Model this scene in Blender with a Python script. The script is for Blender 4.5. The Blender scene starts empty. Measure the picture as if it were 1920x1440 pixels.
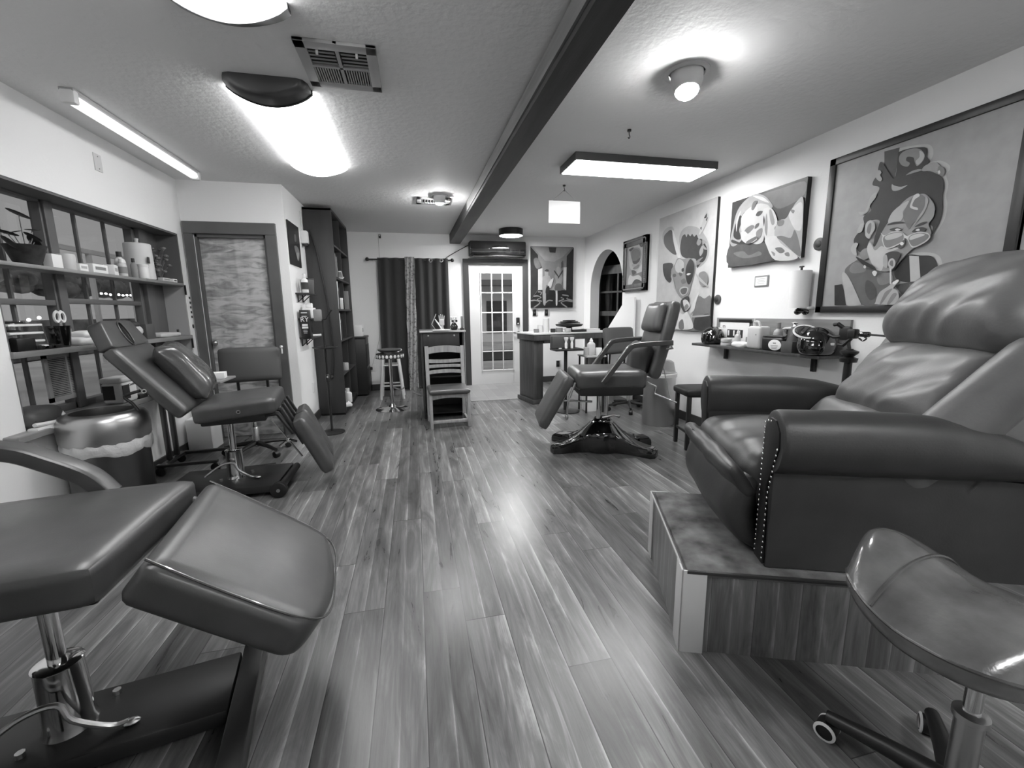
import bpy, bmesh, math, random
from mathutils import Vector, Matrix, geometry, noise
SC = bpy.context.scene
COL = SC.collection
RND = random.Random(11)
PI = math.pi

def lin(s):
    s = s / 255.0
    return s / 12.92 if s <= .04045 else ((s + .055) / 1.055) ** 2.4
def T(x, y, z): return Matrix.Translation((x, y, z))
def RX(a): return Matrix.Rotation(math.radians(a), 4, 'X')
def RY(a): return Matrix.Rotation(math.radians(a), 4, 'Y')
def RZ(a): return Matrix.Rotation(math.radians(a), 4, 'Z')
def S3(x, y, z): return Matrix.Diagonal((x, y, z, 1))

# ---------------------------------------------------------------- materials
def newmat(name):
    m = bpy.data.materials.new(name); m.use_nodes = True
    nt = m.node_tree; b = nt.nodes['Principled BSDF']
    return m, nt, b
def N(nt, typ, **kw):
    n = nt.nodes.new(typ)
    for k, v in kw.items():
        if k in n.inputs: n.inputs[k].default_value = v
        else: setattr(n, k, v)
    return n
def math_n(nt, op, a, b=None):
    n = nt.nodes.new('ShaderNodeMath'); n.operation = op
    for i, v in enumerate((a, b)):
        if v is None: continue
        if isinstance(v, (int, float)): n.inputs[i].default_value = v
        else: nt.links.new(v, n.inputs[i])
    return n.outputs[0]
def ramp(nt, fac, stops):
    r = nt.nodes.new('ShaderNodeValToRGB')
    el = r.color_ramp.elements
    while len(el) < len(stops): el.new(.5)
    for e, (p, g) in zip(el, stops):
        e.position = p; v = lin(g); e.color = (v, v, v, 1)
    nt.links.new(fac, r.inputs[0])
    return r.outputs[0]
def mat(name, g, rough=.5, metal=0, bump=0, bscale=80, var=0, vscale=6, coat=0, spec=.5, stretch=None, sheen=0, bdist=.002):
    m, nt, b = newmat(name)
    v = lin(g); b.inputs['Base Color'].default_value = (v, v, v, 1)
    b.inputs['Roughness'].default_value = rough; b.inputs['Metallic'].default_value = metal
    b.inputs['Coat Weight'].default_value = coat; b.inputs['Specular IOR Level'].default_value = spec
    b.inputs['Sheen Weight'].default_value = sheen
    tc = N(nt, 'ShaderNodeTexCoord')
    src = tc.outputs['Object']
    if stretch:
        mp = N(nt, 'ShaderNodeMapping'); mp.inputs['Scale'].default_value = stretch
        nt.links.new(src, mp.inputs[0]); src = mp.outputs[0]
    if var:
        nz = N(nt, 'ShaderNodeTexNoise', Scale=vscale, Detail=5.0); nt.links.new(src, nz.inputs['Vector'])
        c = ramp(nt, nz.outputs[0], [(.3, max(0, g - var)), (.7, min(255, g + var))])
        nt.links.new(c, b.inputs['Base Color'])
    if bump:
        nz = N(nt, 'ShaderNodeTexNoise', Scale=bscale, Detail=4.0); nt.links.new(src, nz.inputs['Vector'])
        bp = N(nt, 'ShaderNodeBump', Strength=bump, Distance=bdist)
        nt.links.new(nz.outputs[0], bp.inputs['Height']); nt.links.new(bp.outputs[0], b.inputs['Normal'])
    return m
def emit(name, strength, g=255):
    m, nt, b = newmat(name)
    v = lin(g)
    b.inputs['Base Color'].default_value = (.8, .8, .8, 1)
    b.inputs['Emission Color'].default_value = (v, v, v, 1)
    b.inputs['Emission Strength'].default_value = strength
    return m
def glass(name, tint=255, refl=1.45, rough=0):
    m, nt, b = newmat(name)
    nt.nodes.remove(b)
    out = nt.nodes['Material Output']
    v = lin(tint)
    tr = N(nt, 'ShaderNodeBsdfTransparent'); tr.inputs[0].default_value = (v, v, v, 1)
    gl = N(nt, 'ShaderNodeBsdfGlossy'); gl.inputs['Roughness'].default_value = rough
    fr = N(nt, 'ShaderNodeFresnel', IOR=refl)
    mx = N(nt, 'ShaderNodeMixShader')
    ge = N(nt, 'ShaderNodeNewGeometry')
    fac = math_n(nt, 'MULTIPLY', fr.outputs[0], math_n(nt, 'SUBTRACT', 1.0, ge.outputs['Backfacing']))
    nt.links.new(fac, mx.inputs[0]); nt.links.new(tr.outputs[0], mx.inputs[1]); nt.links.new(gl.outputs[0], mx.inputs[2])
    nt.links.new(mx.outputs[0], out.inputs[0])
    return m
def planks(name, along, across, w, L, stops, rough=.3, gap=.35, streak=1.0, bump=.25, seed=0.0):
    """wood boards: `along`/`across` are object axes (0,1,2)"""
    m, nt, b = newmat(name)
    tc = N(nt, 'ShaderNodeTexCoord'); sp = N(nt, 'ShaderNodeSeparateXYZ'); nt.links.new(tc.outputs['Object'], sp.inputs[0])
    a = sp.outputs[along]; c = math_n(nt, 'ADD', sp.outputs[across], 31.7 + seed)
    rowf = math_n(nt, 'DIVIDE', c, w); row = math_n(nt, 'FLOOR', rowf)
    wn = N(nt, 'ShaderNodeTexWhiteNoise', noise_dimensions='1D'); nt.links.new(row, wn.inputs['W'])
    colf = math_n(nt, 'ADD', math_n(nt, 'DIVIDE', a, L), math_n(nt, 'MULTIPLY', wn.outputs['Value'], 7.0))
    col = math_n(nt, 'FLOOR', colf)
    idv = math_n(nt, 'ADD', math_n(nt, 'MULTIPLY', row, 13.37), math_n(nt, 'MULTIPLY', col, 3.11))
    wn2 = N(nt, 'ShaderNodeTexWhiteNoise', noise_dimensions='1D'); nt.links.new(idv, wn2.inputs['W'])
    pid = wn2.outputs['Value']
    # sub strips inside a board
    srow = math_n(nt, 'FLOOR', math_n(nt, 'MULTIPLY', rowf, 2.0))
    wn3 = N(nt, 'ShaderNodeTexWhiteNoise', noise_dimensions='1D'); nt.links.new(math_n(nt, 'ADD', math_n(nt, 'MULTIPLY', srow, 1.7), math_n(nt, 'MULTIPLY', col, 9.1)), wn3.inputs['W'])
    # stretched grain
    cb = N(nt, 'ShaderNodeCombineXYZ')
    nt.links.new(math_n(nt, 'ADD', math_n(nt, 'MULTIPLY', a, 1.6), math_n(nt, 'MULTIPLY', pid, 40.0)), cb.inputs[0])
    nt.links.new(math_n(nt, 'MULTIPLY', c, 10.0), cb.inputs[1]); nt.links.new(math_n(nt, 'MULTIPLY', pid, 20.0), cb.inputs[2])
    g1 = N(nt, 'ShaderNodeTexNoise', Scale=1.3, Detail=8.0, Roughness=.62, Distortion=1.1); nt.links.new(cb.outputs[0], g1.inputs['Vector'])
    cb2 = N(nt, 'ShaderNodeCombineXYZ')
    nt.links.new(math_n(nt, 'ADD', math_n(nt, 'MULTIPLY', a, 3.0), math_n(nt, 'MULTIPLY', pid, 70.0)), cb2.inputs[0])
    nt.links.new(math_n(nt, 'MULTIPLY', c, 90.0), cb2.inputs[1])
    g2 = N(nt, 'ShaderNodeTexNoise', Scale=1.0, Detail=6.0, Roughness=.7); nt.links.new(cb2.outputs[0], g2.inputs['Vector'])
    v = math_n(nt, 'ADD', math_n(nt, 'MULTIPLY', pid, .24), math_n(nt, 'MULTIPLY', wn3.outputs['Value'], .14))
    v = math_n(nt, 'ADD', v, math_n(nt, 'MULTIPLY', math_n(nt, 'SUBTRACT', g1.outputs[0], .5), 1.25 * streak))
    v = math_n(nt, 'ADD', v, math_n(nt, 'MULTIPLY', math_n(nt, 'SUBTRACT', g2.outputs[0], .5), .55 * streak))
    v = math_n(nt, 'ADD', v, .27)
    # pale worn edge along one side of each strip
    fe = math_n(nt, 'FRACT', math_n(nt, 'MULTIPLY', rowf, 2.0))
    ed = math_n(nt, 'POWER', fe, 9.0)
    v = math_n(nt, 'ADD', v, math_n(nt, 'MULTIPLY', math_n(nt, 'MULTIPLY', ed, g1.outputs[0]), .62 * streak))
    colr = ramp(nt, v, stops)
    # joints
    fr = math_n(nt, 'FRACT', rowf); dr = math_n(nt, 'MULTIPLY', math_n(nt, 'MINIMUM', fr, math_n(nt, 'SUBTRACT', 1.0, fr)), w)
    fc = math_n(nt, 'FRACT', colf); dc = math_n(nt, 'MULTIPLY', math_n(nt, 'MINIMUM', fc, math_n(nt, 'SUBTRACT', 1.0, fc)), L)
    d = math_n(nt, 'MINIMUM', dr, dc)
    j = math_n(nt, 'LESS_THAN', d, .0016)
    mx = N(nt, 'ShaderNodeMixRGB'); nt.links.new(math_n(nt, 'MULTIPLY', j, gap), mx.inputs[0]); nt.links.new(colr, mx.inputs[1])
    mx.inputs[2].default_value = (.01, .01, .01, 1)
    nt.links.new(mx.outputs[0], b.inputs['Base Color'])
    rr = math_n(nt, 'ADD', math_n(nt, 'MULTIPLY', g1.outputs[0], .22), rough - .1)
    nt.links.new(rr, b.inputs['Roughness'])
    bp = N(nt, 'ShaderNodeBump', Strength=bump, Distance=.0012)
    nt.links.new(math_n(nt, 'SUBTRACT', g2.outputs[0], math_n(nt, 'MULTIPLY', j, 1.5)), bp.inputs['Height'])
    nt.links.new(bp.outputs[0], b.inputs['Normal'])
    return m
def quilted(name):
    m, nt, b = newmat(name)
    tc = N(nt, 'ShaderNodeTexCoord'); mp = N(nt, 'ShaderNodeMapping'); mp.inputs['Scale'].default_value = (1.6, 1, 5.5); mp.inputs['Rotation'].default_value = (0, .25, 0)
    nt.links.new(tc.outputs['Object'], mp.inputs[0])
    n1 = N(nt, 'ShaderNodeTexNoise', Scale=3.0, Detail=4.0, Roughness=.5, Distortion=1.2); nt.links.new(mp.outputs[0], n1.inputs['Vector'])
    mp2 = N(nt, 'ShaderNodeMapping'); mp2.inputs['Scale'].default_value = (9, 1, .5); nt.links.new(tc.outputs['Object'], mp2.inputs[0])
    n2 = N(nt, 'ShaderNodeTexNoise', Scale=1.5, Detail=4.0); nt.links.new(mp2.outputs[0], n2.inputs['Vector'])
    v = math_n(nt, 'ADD', math_n(nt, 'MULTIPLY', n1.outputs[0], 1.1), math_n(nt, 'MULTIPLY', n2.outputs[0], .35))
    c = ramp(nt, v, [(.42, 105), (.62, 148), (.85, 196)])
    nt.links.new(c, b.inputs['Base Color']); b.inputs['Roughness'].default_value = .42
    return m
def patterned(name, a, b_, scale, kind='voronoi'):
    m, nt, b = newmat(name)
    tc = N(nt, 'ShaderNodeTexCoord'); v = N(nt, 'ShaderNodeTexVoronoi', Scale=scale); nt.links.new(tc.outputs['Object'], v.inputs['Vector'])
    c = ramp(nt, v.outputs['Distance'], [(.1, a), (.55, b_)])
    nt.links.new(c, b.inputs['Base Color']); b.inputs['Roughness'].default_value = .8
    return m

M = {}
M['wall'] = mat('wall_paint', 232, .62, bump=.35, bscale=55, bdist=.003, spec=.3)
M['ceil'] = mat('ceiling_paint', 222, .75, bump=.6, bscale=26, bdist=.006, spec=.2)
M['trim'] = mat('grey_trim_paint', 88, .5, var=6, vscale=3)
M['dtrim'] = mat('dark_trim_wood', 54, .45, var=8, vscale=5, stretch=(1, 1, .2))
M['floor'] = planks('floor_boards', 1, 0,   .165, 1.5, [(0, 38), (.22, 66), (.45, 92), (.66, 120), (.95, 178)], rough=.3, gap=.8, streak=.8)
M['tile'] = planks('entry_tile', 1, 0, .3, .6, [(0, 110), (.5, 140), (1, 170)], rough=.4, gap=.6, streak=.4)
M['plat'] = planks('platform_boards', 2, 0, .15, 3.0, [(0, 52), (.3, 92), (.55, 118), (1, 170)], rough=.42, gap=.5, streak=1.0)
M['platy'] = planks('platform_boards_side', 2, 1, .15, 3.0, [(0, 60), (.3, 98), (.55, 122), (1, 165)], rough=.42, gap=.5, streak=1.0)
M['carpet'] = mat('worn_carpet', 98, .95, bump=.9, bscale=260, var=30, vscale=9, spec=.1)
M['beam'] = mat('dark_beam', 44, .6, var=14, vscale=3, stretch=(6, .5, 6), bump=.4, bscale=30)
M['beamside'] = mat('beam_side_board', 105, .55, var=16, vscale=3, stretch=(6, .5, 6))
M['door1'] = quilted('figured_door_veneer')
M['leather'] = mat('black_leather', 66, .36, bump=.22, bscale=220, bdist=.001, spec=.75, var=5, vscale=12)
M['leatherS'] = mat('black_leather_shiny', 66, .24, bump=.25, bscale=130, bdist=.0015, spec=.7, coat=.25, var=8, vscale=9)
M['leatherSt'] = mat('glossy_stool_leather', 92, .2, bump=.3, bscale=110, bdist=.0015, spec=.8, coat=.35, var=14, vscale=9)
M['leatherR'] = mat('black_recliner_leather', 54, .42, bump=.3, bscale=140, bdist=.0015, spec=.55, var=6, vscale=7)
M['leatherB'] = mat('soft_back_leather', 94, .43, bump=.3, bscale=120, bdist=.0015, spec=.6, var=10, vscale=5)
M['leatherD'] = mat('black_vinyl', 30, .5, bump=.15, bscale=200, spec=.4)
M['dgrey'] = mat('dark_grey_vinyl', 72, .55, bump=.12, bscale=250)
M['chrome'] = mat('chrome', 215, .1, metal=1)
M['steel'] = mat('brushed_steel', 185, .33, metal=1, bump=.08, bscale=50, stretch=(30, 30, 1))
M['steelD'] = mat('dark_steel', 105, .35, metal=1)
M['blackP'] = mat('black_plastic', 26, .42)
M['blackG'] = mat('gloss_black', 14, .08, coat=.6, spec=.7)
M['blackM'] = mat('black_metal', 34, .38, spec=.5)
M['greyM'] = mat('grey_metal', 120, .35, metal=.6)
M['white'] = mat('white_plastic', 222, .4)
M['whiteM'] = mat('white_paint', 205, .5)
M['paper'] = mat('paper', 226, .8)
M['cream'] = mat('pale_plastic', 190, .45)
M['grey'] = mat('mid_grey', 130, .55)
M['lgrey'] = mat('light_grey', 165, .5)
M['dark'] = mat('dark_paint', 46, .55)
M['vdark'] = mat('very_dark', 18, .6)
M['ink'] = mat('print_ink', 40, .7)
M['bookcase'] = mat('dark_bookcase', 54, .5, var=6, vscale=4, stretch=(3, 3, .4))
M['bookin'] = mat('bookcase_inside', 36, .6)
M['wood'] = mat('pale_wood', 158, .42, var=14, vscale=5, stretch=(8, 8, 1.5))
M['woodM'] = mat('mid_wood', 118, .45, var=18, vscale=4, stretch=(1.5, .5, 6))
M['woodD'] = mat('dark_wood', 72, .45, var=12, vscale=4, stretch=(5, 5, .7))
M['shelf'] = mat('shelf_board', 128, .45, var=12, vscale=4, stretch=(6, .6, 6))
M['curtain'] = mat('dark_curtain', 66, .9, bump=.3, bscale=350, spec=.1)
M['scarf'] = patterned('patterned_strip', 88, 150, 26)
M['tassel'] = mat('rope_fibre', 125, .9)
M['soil'] = mat('soil', 60, .9, bump=1, bscale=60)
M['leaf'] = mat('leaf', 52, .4, var=12, vscale=20)
M['pot'] = mat('dark_pot', 48, .6, var=14, vscale=25)
M['cane'] = mat('dried_flowers', 105, .9, var=30, vscale=30)
M['bag'] = mat('thin_bag_plastic', 205, .35, bump=.8, bscale=25, bdist=.01)
M['glass'] = glass('window_glass', 238, 1.4)
M['artglass'] = mat('picture_varnish', 150, .2)
M['reveal'] = mat('recess_shade_grey', 96, .6)  # shade of the window recess put into a dark grey
M['revealL'] = mat('recess_shade_pale', 165, .6)  # weaker recess shade as a paler grey, for the lower end wall
M['wframe'] = mat('window_frame_paint', 92, .5)
M['lamp'] = emit('lamp_diffuser', 12)
M['lampS'] = emit('tube_diffuser', .95)
M['lampP'] = emit('panel_diffuser', 27)
M['bulb'] = emit('bulb', 400)
M['bulb2'] = emit('bulb_far', 1100)
M['lampD'] = emit('drum_diffuser', 170)
M['lampFill'] = emit('rear_fill_diffuser', 26)  # glow of the added fill panel behind the camera
M['spark'] = emit('string_bulb', 9)
M['ground'] = mat('asphalt', 200, .8, var=24, vscale=1)
M['hedge'] = mat('hedge', 78, .9, var=40, vscale=3)
M['facade'] = mat('facade', 232, .8, var=10, vscale=.6)
M['rail'] = mat('outdoor_white', 190, .6)
def clear(name, tint):
    return glass(name, tint, 1.3)
M['clear'] = clear('clear_plastic', 205)

# ---------------------------------------------------------------- mesh builder
def grid_cube(n):
    bm = bmesh.new(); bmesh.ops.create_cube(bm, size=2)
    if n > 1: bmesh.ops.subdivide_edges(bm, edges=bm.edges[:], cuts=n - 1, use_grid_fill=True)
    return bm
class B:
    def __init__(s, Mx=None): s.bm = bmesh.new(); s.M = Mx or Matrix()
    def add(s, t, Mx=None):
        t.transform(s.M @ (Mx or Matrix()))
        me = bpy.data.meshes.new('t'); t.to_mesh(me); t.free(); s.bm.from_mesh(me); bpy.data.meshes.remove(me); return s
    def box(s, c, d, r=0, seg=2, Mx=None):
        t = bmesh.new(); bmesh.ops.create_cube(t, size=1); bmesh.ops.scale(t, vec=d, verts=t.verts)
        if r: bmesh.ops.bevel(t, geom=t.edges[:], offset=r, segments=seg, profile=.5, affect='EDGES')
        return s.add(t, (Mx or Matrix()) @ T(*c))
    def cyl(s, p0, p1, r0, r1=None, n=20, bev=0, Mx=None):
        p0 = Vector(p0); p1 = Vector(p1); d = p1 - p0
        t = bmesh.new(); bmesh.ops.create_cone(t, cap_ends=True, segments=n, radius1=r0, radius2=r0 if r1 is None else r1, depth=d.length)
        if bev:
            es = [e for e in t.edges if len(e.link_faces) == 2 and any(len(f.verts) > 4 for f in e.link_faces)]
            bmesh.ops.bevel(t, geom=es, offset=bev, segments=2, profile=.5, affect='EDGES')
        q = Vector((0, 0, 1)).rotation_difference(d).to_matrix().to_4x4()
        return s.add(t, (Mx or Matrix()) @ Matrix.Translation((p0 + p1) / 2) @ q)
    def sphere(s, c, r, sc=(1, 1, 1), n=16, Mx=None):
        t = bmesh.new(); bmesh.ops.create_uvsphere(t, u_segments=n, v_segments=max(6, n // 2), radius=r)
        return s.add(t, (Mx or Matrix()) @ T(*c) @ S3(*sc))
    def rings(s, rings, closed=True, cap=True, Mx=None):
        t = bmesh.new(); vs = [[t.verts.new(p) for p in r] for r in rings]
        n = len(vs[0])
        for a, b in zip(vs, vs[1:]):
            for i in range(n if closed else n - 1):
                j = (i + 1) % n; t.faces.new((a[i], a[j], b[j], b[i]))
        if cap and closed:
            t.faces.new(vs[0][::-1]); t.faces.new(vs[-1])
        bmesh.ops.recalc_face_normals(t, faces=t.faces)
        return s.add(t, Mx)
    def tube(s, pts, r, n=10, smooth=0, sq=None, Mx=None):
        pts = [Vector(p) for p in pts]
        if smooth: pts = crom(pts, smooth)
        rs = r if isinstance(r, (list, tuple)) else None
        rings = []; up = None
        for i, p in enumerate(pts):
            t = (pts[min(i + 1, len(pts) - 1)] - pts[max(i - 1, 0)]).normalized()
            if up is None:
                up = Vector((0, 0, 1)) if abs(t.z) < .9 else Vector((1, 0, 0))
            x = t.cross(up).normalized(); y = x.cross(t).normalized(); up = y
            if rs:
                f = i / (len(pts) - 1) * (len(rs) - 1); k = min(int(f), len(rs) - 2); rr = rs[k] + (rs[k + 1] - rs[k]) * (f - k)
            else: rr = r
            ring = []
            for k in range(n):
                a = 2 * PI * k / n; cx, cy = math.cos(a), math.sin(a)
                if sq:
                    e = .35; cx = math.copysign(abs(cx) ** e, cx) * sq[0]; cy = math.copysign(abs(cy) ** e, cy) * sq[1]
                ring.append(p + (x * cx + y * cy) * rr)
            rings.append(ring)
        return s.rings(rings, Mx=Mx)
    def lathe(s, prof, n=28, Mx=None, cap=True):
        rings = [[(max(r, 1e-4) * math.cos(2 * PI * k / n), max(r, 1e-4) * math.sin(2 * PI * k / n), z) for k in range(n)] for r, z in prof]
        return s.rings(rings, cap=cap, Mx=Mx)
    def prism(s, poly, h, Mx=None, bev=0, seg=2):
        t = bmesh.new(); vs = [t.verts.new((x, y, 0)) for x, y in poly]; f = t.faces.new(vs)
        r = bmesh.ops.extrude_face_region(t, geom=[f])
        bmesh.ops.translate(t, vec=(0, 0, h), verts=[v for v in r['geom'] if isinstance(v, bmesh.types.BMVert)])
        bmesh.ops.recalc_face_normals(t, faces=t.faces)
        if bev: bmesh.ops.bevel(t, geom=[e for e in t.edges if e.calc_face_angle(0) > .3], offset=bev, segments=seg, profile=.5, affect='EDGES')
        return s.add(t, Mx)
    def cushion(s, size, r, Mx=None, puff=0, n=14, wr=0, wf=(6, 6, 6), pinch=0, seed=0, fn=None):
        t = grid_cube(n); h = Vector(size) / 2; r = min(r, min(h) * .98)
        for v in t.verts:
            p = Vector((v.co.x * h.x, v.co.y * h.y, v.co.z * h.z))
            q = Vector([max(-(h[i] - r), min(h[i] - r, p[i])) for i in range(3)])
            d = p - q
            if d.length > 1e-9: p = q + d.normalized() * r
            fx, fy = p.x / h.x, p.y / h.y
            if pinch:
                k = 1 - pinch * (abs(fx * fy)) ** 3; p.z *= max(.12, k * (1 - .55 * pinch * max(fx * fx, fy * fy) ** 3))
                p.x *= 1 - .10 * pinch * (1 - fy * fy); p.y *= 1 - .10 * pinch * (1 - fx * fx)
            if puff: p.z += math.copysign(1, p.z) * puff * (1 - fx * fx) * (1 - fy * fy) * min(1, abs(p.z) / (h.z * .5))
            if wr:
                d = noise.noise(Vector((p.x * wf[0] + seed, p.y * wf[1], p.z * wf[2]))); p += (p - q).normalized() * 0 if False else Vector((0, 0, math.copysign(wr, p.z) * d))
            if fn: p = fn(p, fx, fy)
            v.co = p
        return s.add(t, Mx)
    def build(s, name, m, parent=None, smooth=40):
        me = bpy.data.meshes.new(name); bmesh.ops.remove_doubles(s.bm, verts=s.bm.verts, dist=1e-6)
        s.bm.to_mesh(me); s.bm.free()
        for mm in (m if isinstance(m, list) else [m]): me.materials.append(mm)
        if smooth:
            me.polygons.foreach_set('use_smooth', [True] * len(me.polygons)); me.set_sharp_from_angle(angle=math.radians(smooth))
        o = bpy.data.objects.new(name, me); COL.objects.link(o)
        if parent: o.parent = parent
        return o
def crom(P, k, closed=False):
    out = []; n = len(P)
    for i in range(n if closed else n - 1):
        g = lambda j: P[j % n] if closed else P[max(0, min(n - 1, j))]
        p0, p1, p2, p3 = g(i - 1), g(i), g(i + 1), g(i + 2)
        for j in range(k):
            t = j / k
            out.append(.5 * ((2 * p1) + (p2 - p0) * t + (2 * p0 - 5 * p1 + 4 * p2 - p3) * t * t + (3 * p1 - p0 - 3 * p2 + p3) * t ** 3))
    if not closed: out.append(P[-1])
    return out
def ringslab(outer, inner, h, Mx, bev=.0):
    t = bmesh.new(); n = len(outer)
    A = [[t.verts.new((x, y, z)) for x, y in L] for z in (0, h) for L in (outer, inner)]
    o0, i0, o1, i1 = A
    for k in range(n):
        j = (k + 1) % n
        t.faces.new((o0[k], o0[j], o1[j], o1[k])); t.faces.new((i0[j], i0[k], i1[k], i1[j]))
        t.faces.new((o1[k], o1[j], i1[j], i1[k])); t.faces.new((o0[j], o0[k], i0[k], i0[j]))
    bmesh.ops.recalc_face_normals(t, faces=t.faces)
    if bev:
        es = [e for e in t.edges if e.calc_face_angle(0) > .9]
        bmesh.ops.bevel(t, geom=es, offset=bev, segments=3, profile=.5, affect='EDGES')
    t.transform(Mx); return t

def tag(o, label, cat, group=None):
    o['label'] = label; o['category'] = cat
    if group: o['group'] = group
    return o
def thing(name, label, cat, loc=(0, 0, 0), rz=0, group=None):
    o = bpy.data.objects.new(name, None); COL.objects.link(o); o.location = loc; o.rotation_euler = (0, 0, math.radians(rz))
    o.empty_display_size = .05
    return tag(o, label, cat, group)
def struct(o): o['kind'] = 'structure'; return o
def text(body, size, Mx, m, parent, name='lettering', ext=.0004):
    cu = bpy.data.curves.new(name, 'FONT'); cu.body = body; cu.size = size; cu.extrude = ext; cu.align_x = 'CENTER'; cu.align_y = 'CENTER'
    t = bpy.data.objects.new(name, cu); COL.objects.link(t)
    dg = bpy.context.evaluated_depsgraph_get(); me = bpy.data.meshes.new_from_object(t.evaluated_get(dg))
    bpy.data.objects.remove(t); me.transform(Mx); me.materials.clear(); me.materials.append(m)
    o = bpy.data.objects.new(name, me); COL.objects.link(o); o.parent = parent
    return o
def dup(root, loc, rz=None, label=None):
    r = root.copy(); COL.objects.link(r); r.location = loc
    if rz is not None: r.rotation_euler = (0, 0, math.radians(rz))
    if label: r['label'] = label
    for ch in list(root.children):
        c = ch.copy(); COL.objects.link(c); c.parent = r
        for g in ch.children:
            d = g.copy(); COL.objects.link(d); d.parent = c
    return r
EXPO = .15
SKY = .34
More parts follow.
